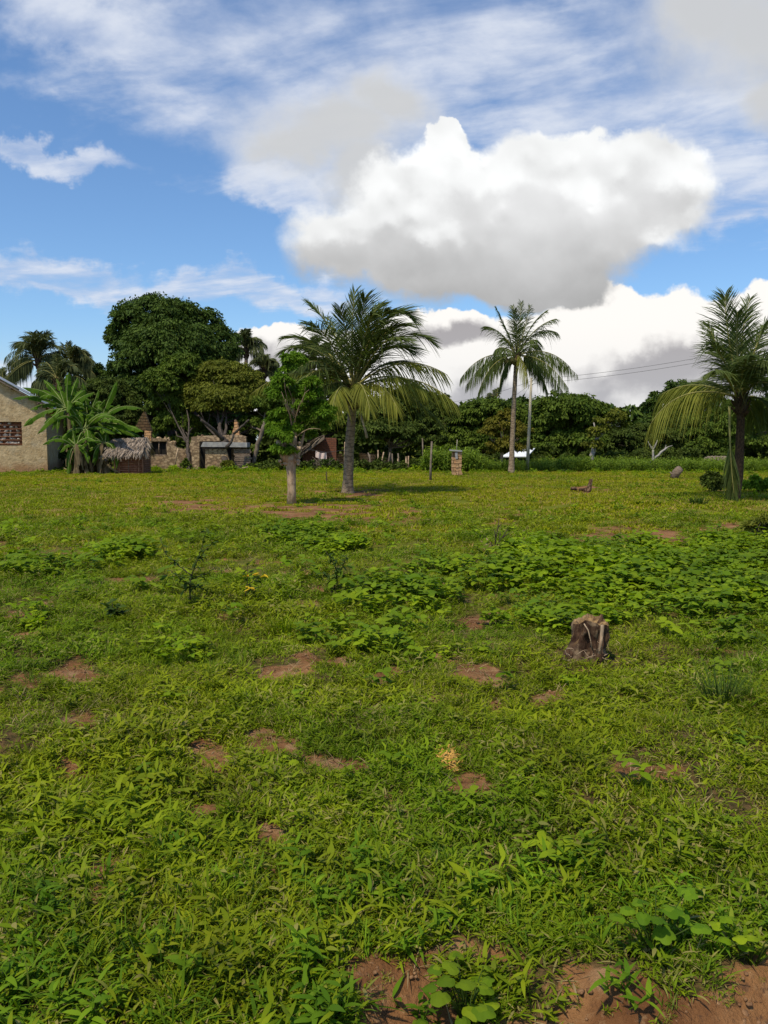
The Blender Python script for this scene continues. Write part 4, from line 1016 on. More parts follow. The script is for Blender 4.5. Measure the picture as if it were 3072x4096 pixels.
# pruned tree with the thick pale trunk
def pruned_tree():
    b = base(1166, 2014); Yp = b[1]
    t = thing('pruned_tree', 'young bright green tree with a thick pale knobbly forked trunk', 'tree', b)
    tr = MB(); g = lambda px, py, dy=0: at(px, py, Yp + dy)
    def tb(pts, rad, s): tr.tube(np.array(pts), rad, 12, wob=.22, seed=s)
    tb([b - [0, 0, .1], g(1166, 1960), g(1165, 1900), g(1162, 1850), g(1160, 1820)], [.115, .09, .095, .12, .145], 1)
    tb([g(1155, 1850), g(1130, 1805, -.1), g(1118, 1775, -.1), g(1113, 1760, -.1)], [.11, .09, .085, .05], 2)
    tb([g(1158, 1835), g(1148, 1800, .05), g(1138, 1770, .1)], [.10, .075, .04], 3)
    tb([g(1163, 1840), g(1168, 1800), g(1175, 1760), g(1178, 1700), g(1170, 1620), g(1180, 1540)], [.13, .10, .07, .045, .03, .01], 4)
    tb([g(1172, 1845), g(1190, 1810, .05), g(1200, 1785, .1), g(1212, 1750, .1), g(1222, 1700, .25)], [.11, .08, .05, .03, .01], 5)
    tb([g(1160, 1810), g(1170, 1770, -.12), g(1185, 1745, -.15)], [.09, .05, .03], 6)
    rnd = np.random.default_rng(2)
    for i in range(44):
        p = g(rnd.uniform(1118, 1200), rnd.uniform(1770, 1860), rnd.uniform(-.14, .02)); tr.blob(p, rnd.uniform(.03, .065), i, seg=8, ring=6, wob=.5)
    for i in range(22):
        p0 = g(1175 + rnd.uniform(-6, 10), rnd.uniform(1600, 1760)); p1 = g(rnd.uniform(1090, 1290), rnd.uniform(1500, 1720), rnd.uniform(-.7, .7))
        limb(tr, p0, p1, .014, .004, 700 + i, .15, 6, 5)
    tr.build('trunk', M['bark_pale'], t)
    cr = MB()
    r2 = np.random.default_rng(44); bl = []
    outline = [(1455, 1140, 1200), (1500, 1110, 1240), (1550, 1085, 1275), (1600, 1080, 1310), (1650, 1075, 1325), (1700, 1075, 1300), (1745, 1085, 1260), (1785, 1100, 1215)]
    for (yy, xa, xb) in outline:
        for k_ in range(max(3, int((xb - xa) / 25))):
            bl.append(B(r2.uniform(xa + 8, xb - 8), yy + r2.uniform(-34, 34), r2.uniform(14, 32), r2.uniform(13, 26), Yp, r2.uniform(-.45, .6)))
    crown_mesh(cr, bl, 27000, .095, .019, 710, .6, droop=.45, inner=.5)
    cr.build('crown', M['bright'], t)
pruned_tree()

# ------------------------------------------------------------------ bananas
def banana(label, b, Y, top, leaves, seed, stems, group='banana plants by the mud house'):
    rnd = np.random.default_rng(seed)
    t = thing('banana_plant', label, 'banana plant', b, group)
    C = at(*top, Y); m_ = MB()
    m_.tube([np.array(b) - [0, 0, .1], (np.array(b) + C) / 2 + [.03, 0, 0], C], [.15, .12, .08], 10, wob=.12, seed=seed)
    for i in range(30):          # hanging dead sheaths
        a_ = rnd.random() * 6.283; p = np.array(b) * .5 + C * .5 + [math.cos(a_) * .14, math.sin(a_) * .14, rnd.uniform(-.6, .8)]
        q = p + [math.cos(a_) * .22, math.sin(a_) * .22, -rnd.uniform(.5, 1.1)]
        P = np.array([p, (p + q) / 2 + [math.cos(a_) * .05, math.sin(a_) * .05, .05], q])[None]
        m_.ribbons(P, np.array([[.05, .09, .03]]), np.array([[-math.sin(a_), math.cos(a_), 0]]), [rnd.random()], 1)
    m_.build('stem', [M['banana_stem'], M['dead_banana']], t)
    extra = []
    for _ in range(int(len(leaves) * .8)):
        a_ = R(rnd.uniform(-20, 200)); L_ = rnd.uniform(80, 170); tx = top[0] + math.cos(a_) * L_; ty = top[1] - math.sin(a_) * L_ * .8 + abs(math.cos(a_)) * L_ * .35
        extra.append((tx, ty, top[0] + math.cos(a_) * L_ * .5, top[1] - math.sin(a_) * L_ * .7 - 15, rnd.uniform(-1.2, 1.5), rnd.uniform(12, 18)))
    for _ in range(6):          # old leaves hanging along the stems
        dx = rnd.uniform(-60, 60); extra.append((top[0] + dx, top[1] + rnd.uniform(60, 120), top[0] + dx * .9, top[1] - rnd.uniform(5, 30), rnd.uniform(-.8, .8), rnd.uniform(13, 19)))
    for lf in list(leaves) + extra:
        tx, ty, cx, cy, dy, wpx = lf; wpx = wpx * .9
        mb = MB(); P0 = C + rnd.normal(size=3) * .04; P2 = at(tx, ty, Y + dy); P1 = at(cx, cy, Y + dy * .5)
        n = 34; tt = np.linspace(0, 1, n)[:, None]
        cv = P0 * (1 - tt) ** 2 + 2 * P1 * tt * (1 - tt) + P2 * tt * tt
        mb.tube(cv, .028 * (1.1 - tt[:, 0]), 5, .5, 1)
        T = unit(np.gradient(cv, axis=0)); wm = wpx * Y / F
        prof = np.interp(tt[:, 0], [0, .12, .22, .5, .85, 1], [0, .05, .7, .95, .72, .08])
        tz = np.abs(T[:, 2:3]); ref = np.concatenate([0 * tz + rnd.uniform(-.35, .35), -tz - rnd.uniform(0, .45), 1.15 - tz], 1)   # flat leaves lie open, steep ones face outwards
        S = unit(np.cross(T, ref)); N = unit(np.cross(S, T))
        for sg in (-1, 1):
            i = 3
            while i < n - 1:
                seg = int(rnd.integers(2, 7)); j = min(i + seg, n - 1)
                dr = rnd.uniform(.15, 1.1)
                idx = np.arange(i, j + 1)
                a_ = cv[idx]; d = unit(S[idx] * sg + T[idx] * .35 - N[idx] * dr)
                w_ = (prof[idx] * wm * rnd.uniform(.88, 1.05))[:, None]
                mid = a_ + d * w_ * .5 + N[idx] * w_ * .10; end = a_ + d * w_ - np.array([0, 0, 1]) * w_ * dr * .4
                kk = len(idx); V = np.concatenate([a_, mid, end]); r_ = np.arange(kk - 1)
                Fq = np.concatenate([np.stack([r_, r_ + 1, r_ + 1 + kk, r_ + kk], -1), np.stack([r_ + kk, r_ + 1 + kk, r_ + 1 + 2 * kk, r_ + 2 * kk], -1)])
                mb.add(V, Fq, rnd.uniform(.2, .9), 0)
                i = j
        mb.build('leaf', [M['banana'], M['banana_rib']], t)
Yb = 38.0
banana('tallest banana plant, its upright leaf before the mud house corner', baseY(300, Yb), Yb, (268, 1640),
       [(275, 1490, 262, 1560, 0, 22), (225, 1515, 245, 1580, .3, 16), (90, 1550, 190, 1550, -.3, 20), (50, 1595, 150, 1560, 0, 18), (95, 1705, 170, 1620, -.6, 20), (375, 1570, 320, 1580, -.3, 20), (150, 1735, 220, 1640, -.9, 20), (340, 1560, 300, 1580, .4, 22), (270, 1650, 275, 1560, -1.2, 24), (175, 1520, 230, 1570, .8, 18), (310, 1510, 285, 1570, .8, 20), (120, 1640, 190, 1590, .5, 18)], 800, 1)
banana('middle banana plant with low wide leaves in the clump', baseY(345, Yb - .5), Yb - .5, (340, 1720),
       [(285, 1665, 300, 1650, -.4, 20), (270, 1620, 300, 1640, 0, 20), (440, 1655, 385, 1640, -.6, 22), (355, 1780, 350, 1700, -1, 20), (460, 1735, 400, 1690, -.5, 18), (245, 1760, 290, 1700, -.4, 20), (370, 1640, 350, 1670, .4, 24), (300, 1820, 315, 1720, -.7, 16), (230, 1800, 280, 1720, .5, 18)], 820, 1)
banana('rightmost banana plant with long arching leaves towards the thatched coop', baseY(395, Yb + .3), Yb + .3, (392, 1700),
       [(468, 1525, 425, 1620, -.2, 20), (568, 1635, 460, 1595, -.2, 18), (572, 1725, 480, 1680, -.5, 20), (540, 1745, 460, 1690, .3, 18), (435, 1780, 415, 1710, -.8, 18), (570, 1755, 490, 1700, .6, 16), (350, 1640, 375, 1650, .4, 20), (480, 1620, 430, 1640, .6, 20), (395, 1610, 390, 1650, .7, 22), (440, 1690, 420, 1650, -.9, 22)], 840, 1)
banana('back banana plant, thin leaves rising between the two taller crowns', baseY(360, Yb + 1), Yb + 1, (352, 1690),
       [(330, 1530, 345, 1600, 0, 15), (395, 1560, 372, 1620, .3, 15), (300, 1600, 330, 1630, .4, 16), (420, 1600, 385, 1640, -.2, 16), (260, 1700, 300, 1650, -.3, 16), (470, 1690, 420, 1650, .3, 16), (350, 1620, 352, 1640, -.8, 18), (200, 1660, 270, 1640, .5, 16)], 850, 1)
banana('short banana sucker at the front left of the clump', baseY(305, Yb - 1), Yb - 1, (302, 1790),
       [(240, 1810, 270, 1760, 0, 15), (290, 1720, 296, 1750, 0, 14), (335, 1745, 320, 1760, .2, 14), (345, 1800, 325, 1770, -.3, 15), (262, 1745, 282, 1760, .3, 14)], 860, 1)
banana('short banana sucker at the right foot of the clump', baseY(418, Yb - .5), Yb - .5, (415, 1780),
       [(460, 1800, 440, 1750, 0, 14), (430, 1710, 422, 1740, .2, 14), (380, 1750, 398, 1755, 0, 14), (372, 1800, 390, 1770, -.3, 14)], 870, 1)
# fallen dead banana stalks in front of them
for i, (pts, lab) in enumerate([([(405, 1825), (430, 1865), (490, 1898)], 'dead straw coloured banana stalk slanting down towards the coop'),
                                ([(400, 1835), (425, 1855), (465, 1890)], 'thinner lower dead banana stalk beside the slanting one'),
                                ([(255, 1872), (290, 1888), (335, 1896)], 'dry stick lying on the grass left of the banana stems')]):
    b = base(pts[-1][0], 1897); t = thing('banana_stalk', lab, 'dead stalk', b, 'dead stalks by the bananas'); mb = MB()
    mb.tube([at(p, q, b[1] - .02 * k_) for k_, (p, q) in enumerate(pts)], [.05, .045, .03] if i < 2 else [.02, .02, .015], 6)
    rnd = np.random.default_rng(i)
    n = 8; bp = np.repeat(at(*pts[1], b[1])[None], n, 0) + rnd.normal(size=(n, 3)) * [.15, .05, .03]
    leaf_set(mb, rnd, bp, rnd.random(n) * 6.28, rnd.uniform(-1.2, -.2, n), rnd.uniform(.15, .4, n), rnd.uniform(.01, .03, n), rnd.uniform(.2, .8, n), 4, rnd.random(n))
    mb.build('stalk', M['dry_leaf'], t)

# ------------------------------------------------------------------ mud house on the left
def wall_quad(mb, pts, Y, th, m=0, tint=.5):
    q = [at(a_, b_, Y) for a_, b_ in pts]
    # keep the wall plane vertical at depth Y
    mb.slab(q[::-1], (0, th, 0), tint, m)
def mud_house():
    Yh = 40.0; t = thing('mud_house', 'mud plastered house with tin gable roof at the left edge', 'house', ((192 - 1536) / F * 40.0, 40.0, 0.0)); t.rotation_euler = (0, 0, R(17.3))
    X = lambda px: (px - 1536) / F * Yh
    zt = lambda py: at(1536, py, Yh)[2]
    gx0, gx1 = X(-392), X(192); ridge = X(-100); z_e = zt(1626); z_r = zt(1452)
    slope = (z_r - z_e) / (gx1 - ridge)
    wx0, wx1, wz0, wz1 = X(-60), X(102), zt(1782), zt(1688)
    w = MB(); zb = -.15
    def slabx(x0, x1, z0a, z0b, z1a, z1b): w.slab([(x0, Yh, z0a), (x0, Yh, z1a), (x1, Yh, z1b), (x1, Yh, z0b)], (0, .3, 0))
    top = lambda x: z_e + (gx1 - x) * slope if x > ridge else z_e + (x - gx0) * slope
    slabx(gx0, wx0, zb, zb, top(gx0), top(gx0)) if False else None
    slabx(gx0, ridge, zb, zb, top(gx0), top(ridge)); slabx(ridge, wx0, zb, zb, top(ridge), top(wx0))
    slabx(wx0, wx1, zb, zb, wz0, wz0); slabx(wx0, wx1, wz1, wz1, top(wx0), top(wx1)); slabx(wx1, gx1, zb, zb, top(wx1), top(gx1))
    # right side wall running back
    w.slab([(gx1, Yh + .3, zb), (gx1, Yh + 12, zb), (gx1, Yh + 12, z_e), (gx1, Yh + .3, z_e)], (-.3, 0, 0))
    w.build('wall', M['mud'], t, smooth=False)
    # window filled with sticks and stones
    wf = MB(); wf.slab([(wx0 - .02, Yh + .24, wz0 - .02), (wx0 - .02, Yh + .24, wz1 + .02), (wx1 + .02, Yh + .24, wz1 + .02), (wx1 + .02, Yh + .24, wz0 - .02)], (0, .05, 0))
    o = wf.build('window', M['mudred'], t, smooth=False); o['label'] = 'window opening filled with sticks and stones'
    rnd = np.random.default_rng(4); st = MB(); rk = MB()
    for i in range(6):
        z = wz0 + (wz1 - wz0) * (i + .3) / 6.2
        st.tube([(wx0, Yh + .10, z), ((wx0 + wx1) / 2, Yh + .07, z + rnd.uniform(-.03, .03)), (wx1, Yh + .10, z + rnd.uniform(-.02, .02))], .025, 6)
        for j in range(9):
            if i == 5 and rnd.random() < .9: continue
            x = wx0 + (wx1 - wx0) * (j + rnd.random()) / 9
            rk.blob((x, Yh + .17 + rnd.uniform(-.03, .03), z + .09 + rnd.uniform(-.03, .03)), (rnd.uniform(.04, .13), .07, rnd.uniform(.03, .075)), i * 10 + j, seg=9, ring=7, wob=.9)
    o2 = st.build('sticks', M['wood_red'], o); o3 = rk.build('stones', M['rock'], o)
    # corrugated roof
    ro = MB(); ov = .62
    ylist = np.linspace(Yh - .35, Yh + 12.4, 110); zc = .02 * np.sin(np.arange(110) * 1.25)
    for sgn, xe in ((1, gx1 + ov), (-1, gx0 - ov)):
        xs = np.array([ridge, xe]); zs = np.array([z_r + .14, z_r + .14 - abs(xe - ridge) * slope])
        V = np.stack([np.stack([np.full(110, xs[k_]), ylist, zs[k_] + zc], -1) for k_ in (0, 1)], 1)
        V2 = V + [0, 0, .02]
        A = np.concatenate([V.reshape(-1, 3), V2.reshape(-1, 3)]); n0 = 220; i = np.arange(109) * 2
        Fq = np.concatenate([np.stack([i, i + 1, i + 3, i + 2], -1), np.stack([i, i + 1, i + 3, i + 2], -1) + n0,
                             [[0, 1, n0 + 1, n0]], [[218, 219, n0 + 219, n0 + 218]], np.stack([i + 1, i + 3, i + 3 + n0, i + 1 + n0], -1)])
        ro.add(A, Fq)
    ro.build('roof', M['tin'], t)
    bb = MB()
    for sgn, xe in ((1, gx1 + ov - .05), (-1, gx0 - ov + .05)):
        ze = z_r + .1 - abs(xe - ridge) * slope
        bb.slab([(ridge, Yh - .30, z_r + .08), (xe, Yh - .30, ze), (xe, Yh - .30, ze - .10), (ridge, Yh - .30, z_r - .02)], (0, .04, 0))
        for k_ in range(7):
            xx = ridge + (xe - ridge) * (k_ + .5) / 7; zz = z_r + .02 - abs(xx - ridge) * slope
            bb.box((xx, Yh - .12, zz - .06), (.08, .3, .1))
    bb.build('barge_board', M['wood'], t, smooth=False)
mud_house()

# ------------------------------------------------------------------ thatched coop
def thatch_strip(mb, a, b, c, d, n, rnd, L=.5, w=.02, m=0):
    """straw lying on the quad a-b (top) c-d (eave, c under a)"""
    u = rnd.random(n); v = rnd.random(n) ** .8
    a, b, c, d = (np.asarray(q, float) for q in (a, b, c, d))
    top = a + (b - a) * u[:, None]; bot = c + (d - c) * u[:, None]
    p = top + (bot - top) * v[:, None]
    dn = unit(bot - top); nrm = unit(np.cross(b - a, c - a)); nrm = nrm * (-1 if nrm[2] < 0 else 1)
    LL = L * rnd.uniform(.5, 1.2, n)
    dd = unit(dn + rnd.normal(size=(n, 3)) * .16)
    k = 3; q = np.linspace(0, 1, k)
    P = p[:, None, :] + nrm * .03 + dd[:, None, :] * (LL[:, None] * q)[..., None] + nrm * (rnd.uniform(0, .09, n)[:, None] * q)[..., None] - np.array([0, 0, 1.0]) * (LL[:, None] * q ** 2 * .18)[..., None]
    S = unit(np.cross(dd, nrm + rnd.normal(size=(n, 3)) * .5))
    mb.ribbons(P, w * rnd.uniform(.5, 1.2, n)[:, None] * np.array([1, .9, .3]), S, rnd.random(n), m)
def coop():
    b = base(530, 1897); Yc = b[1]; t = thing('chicken_coop', 'small reddish stick coop with grey thatched roof by the bananas', 'coop', b)
    k = Yc / F; x0, x1 = (460 - 1536) * k, (573 - 1536) * k; zt = at(1536, 1812, Yc)[2]; D = 1.3
    w = MB()
    w.slab([(x0 + .03, Yc + .05, 0), (x1 - .03, Yc + .05, 0), (x1 - .03, Yc + .05, zt), (x0 + .03, Yc + .05, zt)], (0, D, 0))
    w.build('wall', M['mudred'], t, smooth=False)
    s = MB(); rnd = np.random.default_rng(6)
    for i in range(9):
        z = .06 + i * (zt - .1) / 8.5; s.tube([(x0, Yc, z + rnd.uniform(-.03, .03)), ((x0 + x1) / 2, Yc - .02, z + rnd.uniform(-.02, .02)), (x1 - .02, Yc, z + rnd.uniform(-.03, .03))], .014, 5)
        s.tube([(x1, Yc + .05, z), (x1 + .01, Yc + D, z + .02)], .014, 5)
    s.build('rails', M['wood_red'], t)
    for i, fx in enumerate((0, .18, .5, .86, 1)):
        p_ = MB(); x = x0 + (x1 - x0) * fx; p_.tube([(x, Yc - .03, -.1), (x + rnd.uniform(-.03, .03), Yc - .03, zt + .06)], .028 if fx in (0, .86, 1) else .015, 6)
        p_.build('post', M['wood_red' if fx != .5 else 'wood'], t)
    r = MB(); zr = at(1536, 1752, Yc)[2] + .05; ov = .18
    a_, b2 = (x0 - .25, Yc + D / 2, zr - .1), (x1 + .05, Yc + D / 2, zr)
    c_, d_ = (x0 - .35, Yc - ov, zt + .02), (x1 + .08, Yc - ov, zt + .06)
    e_, f_ = (x0 - .35, Yc + D + ov, zt), (x1 + .08, Yc + D + ov, zt)
    r.add([a_, b2, d_, c_, e_, f_], [[0, 1, 2, 3], [0, 1, 5, 4]], .1)
    thatch_strip(r, a_, b2, c_, d_, 2600, rnd, .42, .017); thatch_strip(r, a_, b2, e_, f_, 900, rnd, .42, .017)
    # ragged ends under the gable
    thatch_strip(r, b2, d_, b2, (d_[0] + .05, d_[1], d_[2] - .1), 300, rnd, .3, .02)
    r.build('roof', M['thatch'], t)
coop()

# ------------------------------------------------------------------ ruined stone house
def ruin():
    Yr = 44.0; t = thing('ruined_house', 'roofless stone and mud house with dark barred window and broken gables', 'house', baseY(790, Yr))
    w = MB(); D = lambda py: py
    g = 1890
    def q(pts, dy=0, th=.35): 
        w.slab([at(a_, b_, Yr + dy) for a_, b_ in pts][::-1], (0, th, 0))
    # front wall with the window hole
    q([(590, g), (590, 1765), (605, 1765), (605, g)]); q([(605, g), (605, 1822), (668, 1822), (668, g)]); q([(605, 1765), (605, 1752), (668, 1755), (668, 1765)])
    tops = [(668, 1762), (690, 1775), (705, 1790), (730, 1796), (755, 1792), (765, 1760)]
    for (xa, ya), (xb, yb) in zip(tops[:-1], tops[1:]): q([(xa, g), (xa, ya), (xb, yb), (xb, g)])
    tops = [(765, 1748), (780, 1741), (800, 1744), (850, 1742), (880, 1743), (920, 1741), (958, 1740), (984, 1746)]
    q([(765, g), (765, 1748), (797, 1744), (797, g)])
    for (xa, ya), (xb, yb) in zip([(797, 1744)] + tops[3:-1], tops[3:]): q([(xa, 1765), (xa, ya), (xb, yb), (xb, 1765)])
    q([(925, g), (925, 1765), (984, 1765), (984, g)])
    w.build('wall', M['stonewall'], t, smooth=False)
    i_ = MB()   # near-black sheet that paints the room's darkness behind the doorway
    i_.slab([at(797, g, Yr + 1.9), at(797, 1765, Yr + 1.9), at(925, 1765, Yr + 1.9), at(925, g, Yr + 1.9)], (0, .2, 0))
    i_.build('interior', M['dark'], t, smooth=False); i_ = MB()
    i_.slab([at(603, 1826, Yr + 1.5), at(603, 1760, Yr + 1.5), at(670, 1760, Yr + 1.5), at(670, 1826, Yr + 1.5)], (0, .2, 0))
    i_.build('interior', M['dark'], t, smooth=False)  # second sheet, the gloom behind the window put into its colour
    f = MB()
    for (xa, ya, xb, yb) in ((605, 1765, 668, 1765), (605, 1821, 668, 1821), (606, 1765, 606, 1821), (667, 1765, 667, 1821), (636, 1765, 636, 1821)):
        f.tube([at(xa, ya, Yr + .1), at(xb, yb, Yr + .1)], .035, 4)
    o = f.build('window_frame', M['wood'], t)
    shade_pane = MB(); shade_pane.slab([at(606, 1821, Yr + .22), at(606, 1765, Yr + .22), at(667, 1765, Yr + .22), at(667, 1821, Yr + .22)], (0, .02, 0))
    shade_pane.build('window', M['dark'], t, smooth=False)  # shade of the open window painted as a near-black sheet
    w2 = MB()
    w2.slab([at(821, g, Yr - .8), at(821, 1797, Yr - .8), at(903, 1794, Yr - .8), at(921, 1855, Yr - .8)][::1], (0, .3, 0))
    w2.slab([at(821, g, Yr - .8), at(921, 1855, Yr - .8), at(921, 1876, Yr - .8), at(921, g, Yr - .8)], (0, .3, 0))
    w2.slab([at(767, g, Yr - .5), at(767, 1798, Yr - .5), at(797, 1798, Yr - .5), at(797, g, Yr - .5)], (0, .3, 0))
    w2.build('porch_wall', M['stonewall'], t, smooth=False)
    l = MB(); l.slab([at(803, 1787, Yr - 1.0), at(812, 1768, Yr - 1.0), at(988, 1770, Yr - 1.0), at(988, 1789, Yr - 1.0)], (0, 1.0, 0)); l.build('lintel', M['concrete'], t, smooth=False)
    ga = MB()
    P = [at(533, 1722, Yr), at(573, 1647, Yr), at(577, 1647, Yr), at(606, 1726, Yr + .8)]
    ga.slab(P, (0, .3, 0)); ga.slab([at(578, 1765, Yr + .05), at(578, 1722, Yr + .05), at(603, 1726, Yr + .05), at(603, 1765, Yr + .05)], (0, .25, 0))
    ga.build('gable', M['gable'], t, smooth=False)
    ga = MB(); P = [at(926, 1740, Yr + .4), at(938, 1700, Yr + .4), at(952, 1688, Yr + .4), at(958, 1742, Yr + .4)]
    ga.slab(P, (0, .4, 0)); ga.slab([at(936, 1700, Yr + .5), at(937, 1680, Yr + .5), at(943, 1677, Yr + .5), at(951, 1691, Yr + .5)], (0, .2, 0)); ga.build('gable', M['gable'], t, smooth=False)
    rb = MB(); rnd = np.random.default_rng(9)
    for i in range(60):
        px = rnd.choice([rnd.uniform(595, 700), rnd.uniform(765, 980)]); py = 1750 if px > 760 else 1760 + max(0, px - 668) * .5
        rb.blob(at(px, py + rnd.uniform(-8, 2), Yr + .15), rnd.uniform(.04, .085), i, wob=.5)
    rb.build('rubble', M['stonewall'], t)
    return t
ruin()
def pole_thing(name, label, cat, pts, Y, r, mat, seed=0, group=None, ends=None):
    b = baseY(pts[0][0], Y); t = thing(name, label, cat, b, group)
    mb = MB(); P = [b - [0, 0, .1]] + [at(p, q, Y) for p, q in pts[1:]]
    mb.tube(P, np.linspace(r, r * .75, len(P)), 7, wob=.1, seed=seed); mb.build('shaft', M[mat], t); return t
pole_thing('wooden_prop', 'pale stick leaning on the ruined house wall left of the doorway', 'stick', [(697, 1875), (704, 1830), (712, 1793)], 43.3, .05, 'bark_pale')
def plank_fence():
    Yf = 43.2; t = thing('plank_fence', 'short fence of stacked grey horizontal planks right of the ruined house', 'fence', baseY(970, Yf)); rnd = np.random.default_rng(10)
    for i in range(9):
        py = 1868 - i * 8.6; mb = MB(); a_ = at(938 + rnd.uniform(-3, 3), py, Yf); b2 = at(1003 + rnd.uniform(-4, 4), py + rnd.uniform(-2, 2), Yf)
        c = (a_ + b2) / 2; mb.box(c, (b2[0] - a_[0], .05, .085), tint=rnd.random(), jit=.02, rnd=rnd, ry=rnd.uniform(-.03, .03)); mb.build('plank', M['wood'], t, smooth=False)
    for px in (942, 998):
        mb = MB(); mb.tube([at(px, 1880, Yf + .08), at(px, 1795, Yf + .08)], .04, 6); mb.build('post', M['wood'], t)
plank_fence()
t_ = thing('fallen_pole', 'pale pole lying on the ground before the plank fence', 'pole', baseY(965, 42)); mb = MB(); mb.tube([at(940, 1880, 42), at(992, 1868, 42)], .04, 6); mb.build('shaft', M['bark_pale'], t_)
t_ = thing('fallen_pole', 'straw coloured pole lying on grass before the ruined house window', 'pole', baseY(700, 41)); mb = MB(); mb.tube([at(655, 1884, 41), at(700, 1886, 41), at(762, 1884, 41)], .035, 6); mb.build('shaft', M['rachis_dry'], t_)
# brush beside the ruin wall
def bush(name, label, px, Y, rx, hpx, n, mat, seed, ll=.14, lw=.045):
    b = baseY(px, Y); t = thing(name, label, 'bush', b); k = Y / F
    mb = MB(); rnd = np.random.default_rng(seed)
    for i in range(7):
        limb(mb, b - [0, 0, .05], b + [rnd.uniform(-.7, .7) * rx * k, rnd.uniform(-.3, .3), hpx * k * rnd.uniform(.6, .95)], .018, .006, seed + i, .15, 5, 4)
    mb.build('stem', M['bark_dark'], t)
    mb = MB(); crown_mesh(mb, [(b + [0, 0, hpx * k * .5], (rx * k, rx * k * .7, hpx * k * .5)), (b + [rx * k * .5, 0, hpx * k * .35], (rx * k * .6, rx * k * .5, hpx * k * .35))], n, ll, lw, seed, .4, .1); mb.build('foliage', M[mat], t)
bush('leafy_bush', 'yellow green bush at the foot of the ruined house porch', 905, 42.6, 26, 38, 1600, 'olive', 850)
bush('leafy_bush', 'dark green bush in the broken wall gap of the ruined house', 742, 43.2, 14, 45, 900, 'mango_mid', 860)
bush('leafy_bush', 'dark round bush beside the trunk of the right edge palm', 2860, 24, 45, 75, 2600, 'bushleaf', 870, .13, .035)
bush('leafy_bush', 'bright green bush right of the right edge palm trunk', 3040, 24, 60, 60, 2600, 'bright', 880, .12, .035)
bush('leafy_bush', 'low dark bush cut by the right frame edge in mid field', 3075, 7.6, 50, 90, 1400, 'mango_mid', 890, .06, .022)
bush('leafy_bush', 'brown twiggy bush at the right frame edge beyond the creeper', 3060, 12.5, 70, 90, 900, 'olive', 895, .08, .02)

# ------------------------------------------------------------------ thatched brick house in the centre
def brick_house():
    Yk = 45.5; t = thing('brick_house', 'dark red brick house with sagging thatched roof in deep tree shade', 'house', baseY(1270, Yk))
    w = MB(); g = 1893
    def q(pts, th=.3, dy=0): w.slab([at(a_, b_, Yk + dy) for a_, b_ in pts], (0, th, 0))
    q([(1210, g), (1210, 1815), (1300, 1750), (1345, 1752)]) ; q([(1210, g), (1345, 1752), (1345, 1800), (1345, g)])
    w.build('wall', M['redwall'], t, smooth=False)
    r = MB(); rnd = np.random.default_rng(12)
    a_, b2 = at(1298, 1742, Yk - 1.2), at(1298, 1742, Yk + 4); c_, d_ = at(1196, 1815, Yk - 1.2), at(1196, 1815, Yk + 4)
    r.add([a_, b2, d_, c_, a_ - [0, 0, .2], c_ - [0, 0, .2]], [[0, 1, 2, 3], [0, 3, 5, 4]], .3)
    thatch_strip(r, a_, b2, c_, d_, 2500, rnd, .6, .03); thatch_strip(r, a_, a_ + [0, .3, 0], c_, c_ + [0, .3, 0], 900, rnd, .5, .03)
    r.build('roof', M['thatch_dark'], t)
brick_house()
t_ = thing('mud_wall', 'long tan mud wall behind the slender stems right of the big palm', 'wall', baseY(1480, 47)); t_['kind'] = 'thing'; mb = MB()
for (xa, ya, xb, yb) in ((1345, 1815, 1450, 1812), (1450, 1815, 1560, 1818), (1560, 1825, 1640, 1830)):
    mb.slab([at(xa, 1885, 47), at(xa, ya, 47), at(xb, yb, 47), at(xb, 1885, 47)], (0, .3, 0))
mb.build('wall', M['gable'], t_, smooth=False)
# washing
def washing():
    t = thing('hanging_cloth', 'pale pink cloth hanging in front of the dark red brick house', 'cloth', at(1285, 1838, 43.6))
    n, k = 12, 8; u = np.linspace(0, 1, n)[:, None]; v = np.linspace(0, 1, k)[None, :]
    px = 1262 + 44 * u + 0 * v + 1.5 * np.sin(u * 9) * v; py = 1802 + 8 * u - 0 * v + (1 - (2 * u - 1) ** 2) * 5 + 26 * v
    V = np.array([[at(px[i, j], py[i, j], 43.6 + .06 * math.sin(u[i, 0] * 14 + j * .2)) for j in range(k)] for i in range(n)]).reshape(-1, 3)
    i = np.arange(n - 1)[:, None] * k; j = np.arange(k - 1)[None, :]; Fq = np.stack([i + j, i + j + 1, i + k + j + 1, i + k + j], -1).reshape(-1, 4)
    mb = MB(); mb.add(V, Fq); mb.add(V + [0, .012, 0], Fq); mb.build('sheet', M['cloth'], t)
    mb = MB(); mb.tube([at(1225, 1797, 43.6), at(1262, 1802, 43.6), at(1306, 1810, 43.6), at(1380, 1800, 43.6)], .008, 4); mb.build('line', M['wire'], t)
washing()
def brush_pile():
    b = baseY(1290, 42.5); t = thing('brush_pile', 'heap of dark dead branches below the hanging cloth', 'brush pile', b); mb = MB(); rnd = np.random.default_rng(13)
    for i in range(70):
        a_ = b + [rnd.uniform(-.75, .8), rnd.uniform(-.3, .4), rnd.uniform(0, .3)]; limb(mb, a_, a_ + [rnd.uniform(-.5, .5), rnd.uniform(-.2, .2), rnd.uniform(.05, .45)], .018, .006, 900 + i, .2, 5, 4)
    mb.build('twigs', M['bark'], t)
    mb = MB(); crown_mesh(mb, [(b + [0, 0, .25], (.7, .3, .28))], 900, .12, .03, 14, .4, .1); mb.build('leaves', M['mango'], t)
brush_pile()
b_ = base(1308, 1936); t_ = thing('short_stake', 'thin black stake upright in the grass left of the big palm', 'stake', b_); mb = MB(); mb.tube([b_ - [0, 0, .1], at(1306, 1886, b_[1])], [.022, .018], 6); mb.build('shaft', M['sapstem'], t_)
